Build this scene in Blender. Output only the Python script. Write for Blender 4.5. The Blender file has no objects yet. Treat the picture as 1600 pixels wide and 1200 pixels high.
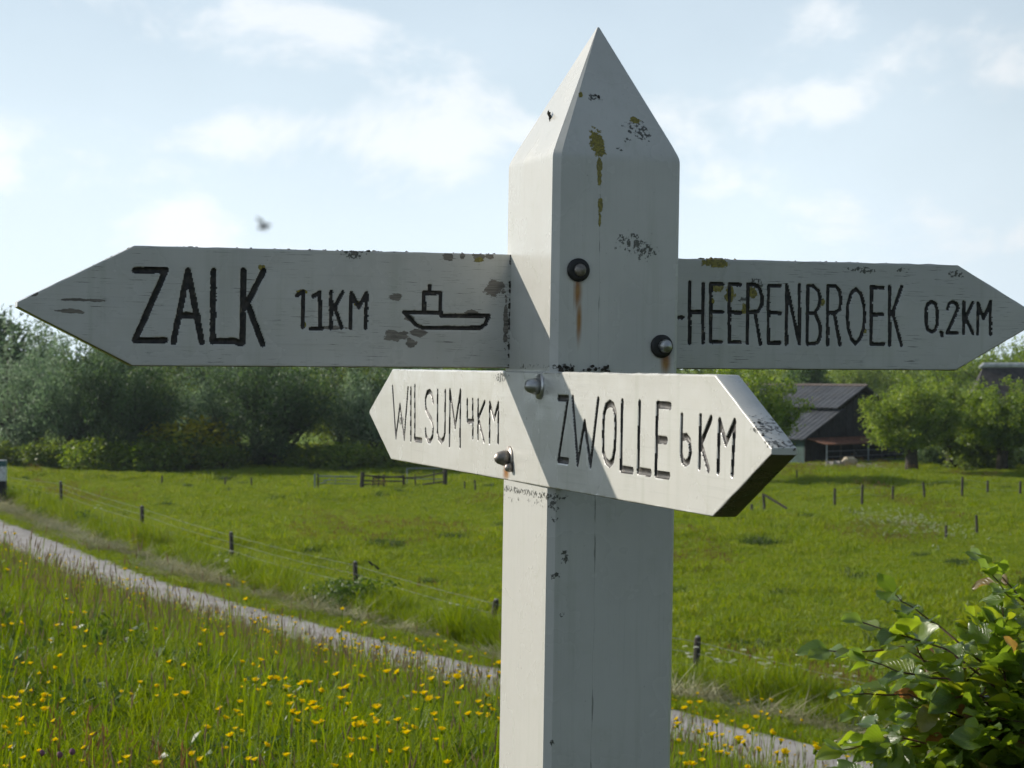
import bpy, bmesh, math, random
import numpy as np
from mathutils import Vector, Matrix, Euler, noise as mnoise

R = math.radians
rng = np.random.default_rng(7)
random.seed(7)
scene = bpy.context.scene
COL = scene.collection

# ------------------------------------------------------------------ camera
CAM_Z = 1.6
FOC = 3333.4            # focal length in pixels of the 1600 px wide photograph
PITCH = -0.00795
cam_d = bpy.data.cameras.new('camera')
cam_d.sensor_width = 36.0
cam_d.lens = FOC / 1600 * 36.0
cam_d.clip_start = 0.05
cam_d.clip_end = 6000
cam = bpy.data.objects.new('camera', cam_d)
COL.objects.link(cam)
cam.location = (0, 0, CAM_Z)
cam.rotation_euler = (math.pi / 2 + PITCH, 0, 0)
cam_d.dof.use_dof = True
cam_d.dof.focus_distance = 2.75
cam_d.dof.aperture_fstop = 26
scene.camera = cam

# ------------------------------------------------------------------ sky, sun, exposure
SUN_AZ = 65.1           # degrees to the left of the viewing direction
SUN_EL = 26.2
CLOUD = 15.9
world = bpy.data.worlds.new('World')
scene.world = world
world.use_nodes = True
wt = world.node_tree
wn, wl = wt.nodes, wt.links
bg = wn['Background']
bg.inputs[1].default_value = 0.080
sky = wn.new('ShaderNodeTexSky')
sky.sky_type = 'NISHITA'
sky.sun_disc = False
sky.sun_elevation = R(SUN_EL)
sky.sun_rotation = R(-SUN_AZ)
sky.altitude = 0
sky.air_density = 1.0
sky.dust_density = 0.7
sky.ozone_density = 2.5


def wmath(op, a, b=None, c=None):
    n = wn.new('ShaderNodeMath'); n.operation = op
    for i, v in enumerate((a, b, c)):
        if v is None: continue
        if isinstance(v, (int, float)): n.inputs[i].default_value = v
        else: wl.new(v, n.inputs[i])
    return n.outputs[0]


geo = wn.new('ShaderNodeNewGeometry')
sepw = wn.new('ShaderNodeSeparateXYZ')
wl.new(geo.outputs['Incoming'], sepw.inputs[0])
neg = wn.new('ShaderNodeVectorMath'); neg.operation = 'SCALE'; neg.inputs[3].default_value = -1
wl.new(geo.outputs['Incoming'], neg.inputs[0])
mp = wn.new('ShaderNodeMapping'); mp.inputs['Scale'].default_value = (10.0, 10.0, 16.0)
mp.inputs['Location'].default_value = (3.1, 0.4, 0.25)
wl.new(neg.outputs[0], mp.inputs[0])
cn = wn.new('ShaderNodeTexNoise'); cn.inputs['Scale'].default_value = 1.0
cn.inputs['Detail'].default_value = 7; cn.inputs['Roughness'].default_value = 0.56
cn.inputs['Distortion'].default_value = 0.25
wl.new(mp.outputs[0], cn.inputs['Vector'])
cr = wn.new('ShaderNodeMapRange'); cr.interpolation_type = 'SMOOTHSTEP'
cr.inputs[1].default_value = 0.55; cr.inputs[2].default_value = 0.70


def bank(cx, cz, rx, rz, amp):
    """a cumulus bank: raises the cloud noise round one direction"""
    dx = wmath('DIVIDE', wmath('SUBTRACT', wmath('DIVIDE', sdir.outputs[0], wmath('MAXIMUM', sdir.outputs[1], 0.2)), cx), rx)
    dz = wmath('DIVIDE', wmath('SUBTRACT', sdir.outputs[2], cz), rz)
    q = wmath('ADD', wmath('MULTIPLY', dx, dx), wmath('MULTIPLY', dz, dz))
    front = wmath('GREATER_THAN', sdir.outputs[1], 0.2)
    return wmath('MULTIPLY', wmath('MULTIPLY', wmath('EXPONENT', wmath('MULTIPLY', q, -1.0)), amp), front)


sdir = wn.new('ShaderNodeSeparateXYZ'); wl.new(neg.outputs[0], sdir.inputs[0])
dens = cn.outputs[0]
for b in ((-0.14, 0.108, 0.085, 0.016, 0.19), (-0.20, 0.085, 0.09, 0.02, 0.08), (-0.02, 0.10, 0.05, 0.012, 0.07), (0.144, 0.124, 0.034, 0.012, 0.24), (0.23, 0.13, 0.035, 0.013, 0.10), (0.20, 0.075, 0.07, 0.016, 0.09)):
    dens = wmath('ADD', dens, bank(*b))
wl.new(dens, cr.inputs[0])
cn2 = wn.new('ShaderNodeTexNoise'); cn2.inputs['Scale'].default_value = 0.45
cn2.inputs['Detail'].default_value = 4
wl.new(mp.outputs[0], cn2.inputs['Vector'])
tau = wn.new('ShaderNodeMapRange'); tau.inputs[1].default_value = 0.35; tau.inputs[2].default_value = 0.7
tau.inputs[3].default_value = 0.15; tau.inputs[4].default_value = 0.23
wl.new(cn2.outputs[0], tau.inputs[0])
sz = wn.new('ShaderNodeSeparateXYZ'); wl.new(neg.outputs[0], sz.inputs[0])
# thin even haze: the slant path through it grows towards the horizon
slant = wmath('DIVIDE', tau.outputs[0], wmath('ADD', wmath('MAXIMUM', sz.outputs[2], 0.0), 0.03))
veil = wmath('SUBTRACT', 1.0, wmath('EXPONENT', wmath('MULTIPLY', slant, -1.0)))
# thin cloud scatters sunlight forwards (Henyey-Greenstein): bright towards the sun, dimmer away from it
sdot = wn.new('ShaderNodeVectorMath'); sdot.operation = 'DOT_PRODUCT'
wl.new(neg.outputs[0], sdot.inputs[0])
sdot.inputs[1].default_value = (-math.sin(R(SUN_AZ)) * math.cos(R(SUN_EL)), math.cos(R(SUN_AZ)) * math.cos(R(SUN_EL)), math.sin(R(SUN_EL)))
GHG = 0.45
hg = wmath('DIVIDE', 1 - GHG * GHG, wmath('POWER', wmath('SUBTRACT', 1 + GHG * GHG, wmath('MULTIPLY', sdot.outputs['Value'], 2 * GHG)), 1.5))
hg = wmath('MINIMUM', wmath('MULTIPLY', hg, CLOUD), 0.9 * CLOUD)
def tint(c):
    n = wn.new('ShaderNodeVectorMath'); n.operation = 'SCALE'; n.inputs[0].default_value = c
    wl.new(hg, n.inputs[3]); return n.outputs[0]


def wmix(f, a, b):
    n = wn.new('ShaderNodeMix'); n.data_type = 'RGBA'
    wl.new(f, n.inputs[0]); wl.new(a, n.inputs[6]); wl.new(b, n.inputs[7]); return n.outputs[2]


hazy = wmix(veil, sky.outputs[0], tint((0.80, 0.925, 1.02)))
clouded = wmix(wmath('MULTIPLY', cr.outputs[0], 0.52), hazy, tint((1.0, 1.0, 1.0)))
wl.new(clouded, bg.inputs[0])

sun_d = bpy.data.lights.new('sun', 'SUN')
sun_d.energy = 5.0
sun_d.angle = R(0.53)
sun_d.color = (1.0, 0.93, 0.82)
sun = bpy.data.objects.new('sun', sun_d)
COL.objects.link(sun)
SUNV = Vector((-math.sin(R(SUN_AZ)) * math.cos(R(SUN_EL)), math.cos(R(SUN_AZ)) * math.cos(R(SUN_EL)), math.sin(R(SUN_EL))))
sun.rotation_euler = SUNV.to_track_quat('Z', 'Y').to_euler()
sun.location = (-20, 10, 30)

scene.view_settings.view_transform = 'Standard'
scene.view_settings.look = 'None'
scene.view_settings.exposure = 0.0
scene.view_settings.gamma = 1.0
scene.view_settings.use_curve_mapping = False
scene.cycles.max_bounces = 6
scene.cycles.diffuse_bounces = 4
scene.cycles.glossy_bounces = 2
scene.cycles.transmission_bounces = 3
scene.cycles.transparent_max_bounces = 8
scene.cycles.use_denoising = True
scene.cycles.use_adaptive_sampling = True
scene.cycles.adaptive_threshold = 0.03


# ------------------------------------------------------------------ helpers
def ray(px, py):
    v = Vector(((px - 800) / FOC, 1.0, -(py - 600) / FOC))
    return Matrix.Rotation(PITCH, 3, 'X') @ v


def at(px, py, d):
    """world point seen at a photograph pixel, d metres ahead"""
    v = ray(px, py); v *= d / v.y
    return Vector((v.x, v.y, v.z + CAM_Z))


def at_z(px, py, z):
    v = ray(px, py); t = (z - CAM_Z) / v.z
    return Vector((v.x * t, v.y * t, z))


def tag(o, label=None, cat=None, group=None, kind=None):
    if label: o['label'] = label
    if cat: o['category'] = cat
    if group: o['group'] = group
    if kind: o['kind'] = kind
    return o


def empty(name, loc=(0, 0, 0), rot=(0, 0, 0), **k):
    o = bpy.data.objects.new(name, None)
    o.empty_display_size = 0.1
    COL.objects.link(o)
    o.location = loc; o.rotation_euler = rot
    return tag(o, **k)


def mesh_obj(name, verts, faces, mat, parent=None, smooth=False, loc=None, **k):
    me = bpy.data.meshes.new(name)
    me.from_pydata([tuple(v) for v in verts] if not isinstance(verts, np.ndarray) else verts.tolist(), [], faces if isinstance(faces, list) else faces.tolist())
    me.update()
    if smooth:
        me.polygons.foreach_set('use_smooth', [True] * len(me.polygons))
    if mat is not None:
        me.materials.append(mat)
    return link(name, me, parent, loc, **k)


def link(name, me, parent=None, loc=None, rot=None, **k):
    o = bpy.data.objects.new(name, me)
    COL.objects.link(o)
    if parent is not None: o.parent = parent
    if loc is not None: o.location = loc
    if rot is not None: o.rotation_euler = rot
    return tag(o, **k)


class MB:
    """collects simple solids for one mesh"""
    def __init__(s): s.v = []; s.f = []
    def add(s, v, f):
        n = len(s.v); s.v += [tuple(p) for p in v]; s.f += [tuple(i + n for i in q) for q in f]; return s
    def box(s, c, h, rz=0.0, rx=0.0, ry=0.0, taper=1.0):
        m = Euler((rx, ry, rz)).to_matrix(); c = Vector(c)
        v = []
        for z in (-1, 1):
            k = taper if z > 0 else 1
            for x, y in ((-1, -1), (1, -1), (1, 1), (-1, 1)):
                v.append(c + m @ Vector((x * h[0] * k, y * h[1] * k, z * h[2])))
        return s.add(v, [(3, 2, 1, 0), (4, 5, 6, 7), (0, 1, 5, 4), (1, 2, 6, 5), (2, 3, 7, 6), (3, 0, 4, 7)])
    def tube(s, pts, rad, n=6, cap=True):
        pts = [Vector(p) for p in pts]
        if not isinstance(rad, (list, tuple)): rad = [rad] * len(pts)
        v = []; f = []
        up = Vector((0.123, 0.317, 0.94))
        for i, p in enumerate(pts):
            t = (pts[min(i + 1, len(pts) - 1)] - pts[max(i - 1, 0)]).normalized()
            a = t.cross(up)
            if a.length < 1e-3: a = t.cross(Vector((1, 0, 0)))
            a.normalize(); b = t.cross(a)
            for k in range(n):
                w = 2 * math.pi * k / n
                v.append(p + (a * math.cos(w) + b * math.sin(w)) * rad[i])
        for i in range(len(pts) - 1):
            for k in range(n):
                f.append((i * n + k, i * n + (k + 1) % n, (i + 1) * n + (k + 1) % n, (i + 1) * n + k))
        if cap:
            f.append(tuple(range(n - 1, -1, -1))); m = (len(pts) - 1) * n
            f.append(tuple(m + k for k in range(n)))
        return s.add(v, f)
    def lathe(s, prof, o, axis, n=20):
        """prof: (radius, distance along axis)"""
        ax = Vector(axis).normalized(); a = ax.orthogonal().normalized(); b = ax.cross(a); o = Vector(o)
        v = []; f = []
        for r, h in prof:
            for k in range(n):
                w = 2 * math.pi * k / n
                v.append(o + ax * h + (a * math.cos(w) + b * math.sin(w)) * r)
        for i in range(len(prof) - 1):
            for k in range(n):
                f.append((i * n + k, i * n + (k + 1) % n, (i + 1) * n + (k + 1) % n, (i + 1) * n + k))
        return s.add(v, f)
    def build(s, name, mat, parent=None, smooth=False, bevel=0.0, **k):
        o = mesh_obj(name, s.v, s.f, mat, parent, smooth, **k)
        if bevel:
            m = o.modifiers.new('bevel', 'BEVEL'); m.width = bevel; m.segments = 2; m.limit_method = 'ANGLE'
        return o


# ------------------------------------------------------------------ materials
class NT:
    """small wrapper for building node materials"""
    def __init__(s, name):
        s.m = bpy.data.materials.new(name); s.m.use_nodes = True
        s.t = s.m.node_tree; s.n = s.t.nodes; s.l = s.t.links
        s.bsdf = s.n['Principled BSDF']; s.out = s.n['Material Output']
    def new(s, ty, **k):
        n = s.n.new(ty)
        for a, b in k.items(): setattr(n, a, b)
        return n
    def put(s, sock, v):
        if isinstance(v, (int, float)): sock.default_value = v
        elif isinstance(v, (tuple, list)): sock.default_value = tuple(v) if len(v) != 3 or sock.type == 'VECTOR' else (*v, 1)
        else: s.l.new(v, sock)
    def math(s, op, a, b=0.0, c=0.0, clamp=False):
        n = s.new('ShaderNodeMath', operation=op, use_clamp=clamp)
        for i, v in enumerate((a, b, c)): s.put(n.inputs[i], v)
        return n.outputs[0]
    def vmath(s, op, a, b=None):
        n = s.new('ShaderNodeVectorMath', operation=op)
        s.put(n.inputs[0], a)
        if b is not None: s.put(n.inputs[1], b)
        return n.outputs['Value'] if op in ('LENGTH', 'DOT_PRODUCT') else n.outputs[0]
    def mix(s, f, a, b, mode='MIX'):
        n = s.new('ShaderNodeMix', data_type='RGBA', blend_type=mode)
        s.put(n.inputs[0], f); s.put(n.inputs[6], a); s.put(n.inputs[7], b)
        return n.outputs[2]
    def noise(s, vec, scale, detail=4, rough=0.55, dist=0.0, col=False):
        n = s.new('ShaderNodeTexNoise')
        if vec is not None: s.l.new(vec, n.inputs['Vector'])
        n.inputs['Scale'].default_value = scale; n.inputs['Detail'].default_value = detail
        n.inputs['Roughness'].default_value = rough; n.inputs['Distortion'].default_value = dist
        return n.outputs['Color' if col else 'Fac']
    def rng(s, v, a, b, c=0.0, d=1.0, smooth=True):
        n = s.new('ShaderNodeMapRange')
        if smooth: n.interpolation_type = 'SMOOTHSTEP'
        s.put(n.inputs[0], v)
        for i, x in enumerate((a, b, c, d)): n.inputs[i + 1].default_value = x
        return n.outputs[0]
    def obj(s): return s.new('ShaderNodeTexCoord').outputs['Object']
    def pos(s): return s.new('ShaderNodeNewGeometry').outputs['Position']
    def scale(s, v, sc):
        return s.vmath('MULTIPLY', v, sc)
    def bump(s, h, strength=0.3, dist=0.01):
        n = s.new('ShaderNodeBump'); n.inputs['Strength'].default_value = strength; n.inputs['Distance'].default_value = dist
        s.l.new(h, n.inputs['Height']); s.l.new(n.outputs[0], s.bsdf.inputs['Normal']); return n.outputs[0]
    def set(s, **k):
        names = {'color': 'Base Color', 'rough': 'Roughness', 'metal': 'Metallic', 'spec': 'Specular IOR Level'}
        for a, v in k.items(): s.put(s.bsdf.inputs[names[a]], v)
        return s.m


def plain(name, col, rough=0.7, metal=0.0, var=0.25, scale=8.0, bump=0.0):
    t = NT(name); p = t.obj()
    n = t.noise(p, scale, 5)
    c = t.mix(t.rng(n, 0.3, 0.7), tuple(x * (1 - var) for x in col), tuple(min(1, x * (1 + var)) for x in col))
    t.set(color=c, rough=rough, metal=metal)
    if bump: t.bump(n, bump, 0.02)
    return t.m


def leaf_mat(name, cols, trans=0.45, rough=0.5, spec=0.3, tcol=1.5, hue=.485, objrand=0.3):
    """foliage: colour differs from leaf to leaf, light passes through the blade"""
    t = NT(name)
    g = t.new('ShaderNodeNewGeometry'); oi = t.new('ShaderNodeObjectInfo')
    ramp = t.new('ShaderNodeValToRGB')
    els = ramp.color_ramp.elements
    while len(els) < len(cols): els.new(0.5)
    for i, c in enumerate(cols):
        els[i].position = i / max(1, len(cols) - 1); els[i].color = (*c, 1)
    f = t.math('ADD', t.math('MULTIPLY', g.outputs['Random Per Island'], 1 - objrand), t.math('MULTIPLY', oi.outputs['Random'], objrand))
    t.l.new(f, ramp.inputs[0])
    c = ramp.outputs[0]
    t.set(color=c, rough=rough, spec=spec)
    tr = t.new('ShaderNodeBsdfTranslucent')
    hs = t.new('ShaderNodeHueSaturation'); hs.inputs['Saturation'].default_value = 1.15; hs.inputs['Value'].default_value = tcol
    hs.inputs['Hue'].default_value = hue
    t.l.new(c, hs.inputs['Color']); t.l.new(hs.outputs[0], tr.inputs[0])
    mx = t.new('ShaderNodeMixShader'); mx.inputs[0].default_value = trans
    t.l.new(t.bsdf.outputs[0], mx.inputs[1]); t.l.new(tr.outputs[0], mx.inputs[2]); t.l.new(mx.outputs[0], t.out.inputs[0])
    return t.m

# ------------------------------------------------------------------ terrain: dike slope, path, verge, pasture
NX, NY = 0.895, 0.446          # horizontal direction from the dike crest towards the field
FAR_S = [-60, 10, 24, 30, 36, 45, 52, 60, 68, 76, 100, 140, 220]
FAR_P = [21, 18.3, 17.5, 17.1, 16.6, 16.2, 16.1, 16.5, 17.0, 17.5, 19.5, 24.0, 34.0]
PATH_IN, PATH_OUT = 14.5, 16.5
PROF_P = [-40, -9, -6, 1.2, 13.3, 14.4, 16.5, 17.0, 19.0, 22.0, 26.0, 4000]
PROF_Z = [-5.0, -1.0, 0.0, 0.0, -3.70, -3.80, -3.80, -3.83, -4.25, -4.75, -5.40, -5.40]


def ps(x, y):
    s = -NY * x + NX * y
    p = NX * x + NY * y - (np.interp(s, FAR_S, FAR_P) - 16.5)
    return p, s


def xy(p, s):
    q = p + np.interp(s, FAR_S, FAR_P) - 16.5
    return NX * q - NY * s, NY * q + NX * s


def gz(x, y):
    x = np.asarray(x, float); y = np.asarray(y, float)
    p, s = ps(x, y)
    z = np.interp(p, PROF_P, PROF_Z)
    k = np.clip((p - 21) / 6, 0, 1) * np.exp(-np.clip(y - 200, 0, None) / 300)
    z = z + k * (0.10 * np.sin(x * 0.23 + y * 0.11 + 1) + 0.08 * np.sin(x * 0.11 - y * 0.19) + 0.05 * np.sin(x * 0.61 + 0.4 * y))
    k2 = np.clip((12.5 - p) / 3, 0, 1) * np.clip((p - 1.5) / 3, 0, 1)
    return z + k2 * 0.07 * (np.sin(x * 0.9 + 1) + np.sin(y * 0.7 + x * 0.3))


def gzf(x, y): return float(gz(x, y))


def vnoise(x, y, sc, seed=0.0):
    """smooth value noise in 0..1 for scattering"""
    x = np.asarray(x) * sc + seed * 17.3; y = np.asarray(y) * sc + seed * 5.7
    xi = np.floor(x); yi = np.floor(y); fx = x - xi; fy = y - yi
    fx = fx * fx * (3 - 2 * fx); fy = fy * fy * (3 - 2 * fy)
    h = lambda a, b: np.modf(np.abs(np.sin(a * 127.1 + b * 311.7 + seed) * 43758.5453))[0]
    return (h(xi, yi) * (1 - fx) + h(xi + 1, yi) * fx) * (1 - fy) + (h(xi, yi + 1) * (1 - fx) + h(xi + 1, yi + 1) * fx) * fy


def build_ground():
    ps_ = np.concatenate([-np.geomspace(4000, 45, 12), np.arange(-40, -6, 2.0), np.arange(-6, 30, 0.5), np.arange(30, 160, 4.0), np.geomspace(165, 4000, 14)])
    ss_ = np.concatenate([-np.geomspace(4000, 40, 12), np.arange(-36, 200, 2.0), np.geomspace(204, 5000, 16)])
    P, S = np.meshgrid(ps_, ss_, indexing='ij')
    X, Y = xy(P, S)
    Z = gz(X, Y)
    V = np.stack([X, Y, Z], -1).reshape(-1, 3)
    n, m = P.shape
    i = np.arange(n * m).reshape(n, m)
    F = np.stack([i[:-1, :-1], i[1:, :-1], i[1:, 1:], i[:-1, 1:]], -1).reshape(-1, 4)
    t = NT('grassland'); pos = t.pos()
    a = t.new('ShaderNodeAttribute'); a.attribute_name = 'zone'
    pz = a.outputs['Fac']
    n1 = t.noise(pos, 0.11, 5, 0.6); n2 = t.noise(pos, 1.3, 5, 0.65); n3 = t.noise(pos, 9.0, 4)
    past = t.mix(t.rng(n1, 0.35, 0.65), (0.11, 0.175, 0.018), (0.165, 0.23, 0.026))
    past = t.mix(t.math('MULTIPLY', t.rng(n2, 0.45, 0.75), 0.5), past, (0.05, 0.085, 0.018))
    past = t.mix(t.math('MULTIPLY', t.rng(t.noise(pos, 0.35, 4), 0.58, 0.72), 0.4), past, (0.13, 0.11, 0.045))
    soil = t.mix(t.rng(n3, 0.3, 0.7), (0.022, 0.032, 0.010), (0.05, 0.06, 0.02))
    ver = t.mix(t.rng(n2, 0.35, 0.6), (0.075, 0.10, 0.028), (0.12, 0.115, 0.05))
    c = t.mix(t.rng(pz, 13.2, 14.0), soil, ver)
    c = t.mix(t.rng(pz, 18.0, 20.0), c, past)
    t.set(color=c, rough=0.95, spec=0.1)
    t.bump(n3, 0.6, 0.05)
    o = mesh_obj('ground', V, F, t.m, smooth=True, kind='structure')
    o.data.attributes.new('zone', 'FLOAT', 'POINT').data.foreach_set('value', P.reshape(-1).astype(np.float32))
    # path
    sv = np.arange(-30, 190, 1.0)
    pv = np.array([PATH_IN, PATH_IN + 0.08, 15.0, 15.5, 16.0, PATH_OUT - 0.08, PATH_OUT])
    P, S = np.meshgrid(pv, sv, indexing='ij')
    P = P + np.where((P < 14.7), 0.06 * np.sin(S * 1.7) + 0.05 * np.sin(S * 4.1), 0) + np.where((P > 16.3), 0.06 * np.sin(S * 1.3 + 2) + 0.04 * np.sin(S * 3.7), 0)
    X, Y = xy(P, S)
    Z = gz(X, Y) + np.array([0.0, 0.03, 0.045, 0.055, 0.045, 0.03, 0.0])[:, None]
    V = np.stack([X, Y, Z], -1).reshape(-1, 3)
    n, m = P.shape; i = np.arange(n * m).reshape(n, m)
    F = np.stack([i[:-1, :-1], i[1:, :-1], i[1:, 1:], i[:-1, 1:]], -1).reshape(-1, 4)
    t = NT('path_asphalt'); pos = t.pos()
    n1 = t.noise(pos, 0.8, 6, 0.65); n2 = t.noise(pos, 60, 3)
    c = t.mix(t.rng(n1, 0.3, 0.7), (0.28, 0.265, 0.25), (0.40, 0.38, 0.36))
    c = t.mix(t.math('MULTIPLY', t.rng(n2, 0.45, 0.7), 0.5), c, (0.21, 0.19, 0.17))
    t.set(color=c, rough=0.9, spec=0.2); t.bump(n2, 0.4, 0.01)
    mesh_obj('path', V, F, t.m, smooth=True, kind='structure')


build_ground()

# ------------------------------------------------------------------ grass and flowers scattered as instances
M_grass = leaf_mat('meadow_grass', [(0.09, 0.15, 0.009), (0.135, 0.21, 0.012), (0.185, 0.255, 0.018), (0.22, 0.225, 0.05)], trans=0.45, rough=0.5, spec=0.2, objrand=0.35)
M_past = leaf_mat('pasture_grass', [(0.115, 0.185, 0.014), (0.165, 0.24, 0.017), (0.22, 0.29, 0.025), (0.26, 0.27, 0.06)], trans=0.4, rough=0.5, spec=0.2, objrand=0.6)
M_dark = leaf_mat('rush_grass', [(0.035, 0.07, 0.014), (0.06, 0.10, 0.02)], trans=0.35, rough=0.5)
M_seed = leaf_mat('grass_seed_heads', [(0.16, 0.12, 0.08), (0.24, 0.19, 0.12), (0.15, 0.14, 0.07)], trans=0.3, rough=0.7, spec=0.1)
M_sorrel = leaf_mat('sorrel_spikes', [(0.16, 0.095, 0.05), (0.22, 0.14, 0.07), (0.13, 0.13, 0.045)], trans=0.35, rough=0.7, spec=0.1)
M_hay = leaf_mat('mown_clippings', [(0.26, 0.25, 0.13), (0.40, 0.37, 0.22), (0.16, 0.19, 0.07), (0.56, 0.53, 0.38)], trans=0.2, rough=0.7, spec=0.2)
M_yellow = leaf_mat('yellow_petals', [(0.78, 0.56, 0.008), (0.88, 0.68, 0.012)], trans=0.5, rough=0.6, spec=0.2, tcol=1.1, hue=.5)
M_white = leaf_mat('white_umbels', [(0.62, 0.64, 0.52), (0.75, 0.76, 0.66)], trans=0.3, rough=0.7, spec=0.1, tcol=1.0)
M_purple = leaf_mat('clover_heads', [(0.22, 0.09, 0.17), (0.30, 0.16, 0.22)], trans=0.2, rough=0.8, spec=0.1, tcol=1.0)
M_herb = leaf_mat('herb_leaves', [(0.04, 0.085, 0.015), (0.07, 0.125, 0.02), (0.10, 0.16, 0.03)], trans=0.4, rough=0.45, spec=0.4)


class Tuft:
    """builds one clump mesh: list of (verts, faces, material index)"""
    def __init__(s, seed): s.r = np.random.default_rng(seed); s.v = []; s.f = []; s.mi = []; s.n = 0
    def _add(s, V, F, mi):
        s.v.append(V); s.f += [tuple(int(i) + s.n for i in q) for q in F]; s.mi += [mi] * len(F); s.n += len(V)
    def blades(s, n, rad, h0, h1, w, bend=0.5, mi=0, flat=0.0):
        r = s.r
        for _ in range(n):
            a = r.uniform(0, 6.283); q = rad * math.sqrt(r.uniform()); bx, by = q * math.cos(a), q * math.sin(a)
            h = r.uniform(h0, h1); az = r.uniform(0, 6.283); ln = h * bend * r.uniform(0.15, 1.0) + flat * h
            dx, dy = math.cos(az), math.sin(az); fa = r.uniform(0, 6.283); wx, wy = math.cos(fa) * w / 2, math.sin(fa) * w / 2
            up = h * (1 - flat * 0.93)
            V = []
            for t, ww in ((0, 0.7), (0.4, 1.0), (0.75, 0.75)):
                cx, cy, cz = bx + dx * ln * t * t, by + dy * ln * t * t, up * t * (1 - 0.18 * bend * t)
                V += [(cx - wx * ww, cy - wy * ww, cz), (cx + wx * ww, cy + wy * ww, cz)]
            V.append((bx + dx * ln, by + dy * ln, up * (1 - 0.3 * bend)))
            s._add(np.array(V), [(0, 1, 3, 2), (2, 3, 5, 4), (4, 5, 6)], mi)
        return s
    def stalk(s, bx, by, h, w, az, ln, mi=0):
        dx, dy = math.cos(az) * ln, math.sin(az) * ln; wx, wy = -math.sin(az) * w / 2, math.cos(az) * w / 2
        V = [(bx - wx, by - wy, 0), (bx + wx, by + wy, 0), (bx + dx * .3 + wx, by + dy * .3 + wy, h * .55), (bx + dx * .3 - wx, by + dy * .3 - wy, h * .55), (bx + dx + wx, by + dy + wy, h), (bx + dx - wx, by + dy - wy, h)]
        s._add(np.array(V), [(0, 1, 2, 3), (3, 2, 4, 5)], mi)
        return bx + dx, by + dy, h
    def spike(s, x, y, z, L, w, mi, n=2, tilt=0.1):
        r = s.r
        tx, ty = r.normal(0, tilt, 2) * L
        for k in range(n):
            a = math.pi * k / n + r.uniform(0, 1); wx, wy = math.cos(a) * w / 2, math.sin(a) * w / 2
            V = [(x, y, z - L * .1), (x + tx * .4 + wx, y + ty * .4 + wy, z + L * .35), (x + tx, y + ty, z + L), (x + tx * .4 - wx, y + ty * .4 - wy, z + L * .35)]
            s._add(np.array(V), [(0, 1, 2, 3)], mi)
    def seedheads(s, n, rad, h0, h1, mi_s=0, mi=1, w=0.012, L=0.07):
        r = s.r
        for _ in range(n):
            a = r.uniform(0, 6.283); q = rad * math.sqrt(r.uniform())
            x, y, z = s.stalk(q * math.cos(a), q * math.sin(a), r.uniform(h0, h1), 0.003, r.uniform(0, 6.283), r.uniform(0.02, 0.14), mi_s)
            s.spike(x, y, z, L * r.uniform(.7, 1.3), w, mi)
        return s
    def sorrel(s, n, rad, h0, h1, mi_s=1, mi=1):
        r = s.r
        for _ in range(n):
            a = r.uniform(0, 6.283); q = rad * math.sqrt(r.uniform())
            bx, by = q * math.cos(a), q * math.sin(a); h = r.uniform(h0, h1)
            x, y, z = s.stalk(bx, by, h, 0.004, r.uniform(0, 6.28), 0.05, mi_s)
            for k in range(13):
                s.spike(x + r.normal(0, .012), y + r.normal(0, .012), h * (0.55 + 0.035 * k), 0.035, 0.007, mi, 2, 0.45)
        return s
    def disc_flower(s, x, y, z, rad, tx, ty, mi, petals=11):
        r = s.r
        nrm = Vector((tx, ty, 1)).normalized(); a = nrm.orthogonal().normalized(); b = nrm.cross(a); c = Vector((x, y, z))
        for ring, (rr, up) in enumerate(((rad, 0.62), (rad * .7, 1.05))):
            for k in range(petals):
                w = 6.283 * (k + 0.5 * ring) / petals; dw = 6.283 / petals * 0.52
                d0 = a * math.cos(w - dw) + b * math.sin(w - dw); d1 = a * math.cos(w + dw) + b * math.sin(w + dw); dm = a * math.cos(w) + b * math.sin(w)
                q = rr * r.uniform(.85, 1.1)
                V = [c, c + d0 * q * .7 + nrm * up * q * .8, c + dm * q + nrm * up * q, c + d1 * q * .7 + nrm * up * q * .8]
                s._add(np.array([tuple(v) for v in V]), [(0, 1, 2, 3)], mi)
        # green cup below
        V = [tuple(c - nrm * rad * .75 + (a * math.cos(k * 1.257) + b * math.sin(k * 1.257)) * rad * .16) for k in range(5)] + [tuple(c + (a * math.cos(k * 1.257) + b * math.sin(k * 1.257)) * rad * .42) for k in range(5)]
        s._add(np.array(V), [(k, (k + 1) % 5, 5 + (k + 1) % 5, 5 + k) for k in range(5)], 0)
    def hawkbit(s, x, y, h, rad):
        r = s.r
        X, Y, Z = s.stalk(x, y, h, 0.0035, r.uniform(0, 6.28), r.uniform(0, .06), 0)
        s.disc_flower(X, Y, Z, rad, r.normal(0, .25), r.normal(0, .25), 1)
        return s
    def buttercup(s, x, y, h, rad):
        r = s.r
        for k in range(r.integers(2, 5)):
            X, Y, Z = s.stalk(x, y, h * r.uniform(.75, 1.05), 0.003, r.uniform(0, 6.28), r.uniform(.02, .09), 0)
            s.disc_flower(X, Y, Z, rad, r.normal(0, .4), r.normal(0, .4), 1, 5)
        return s
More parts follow.
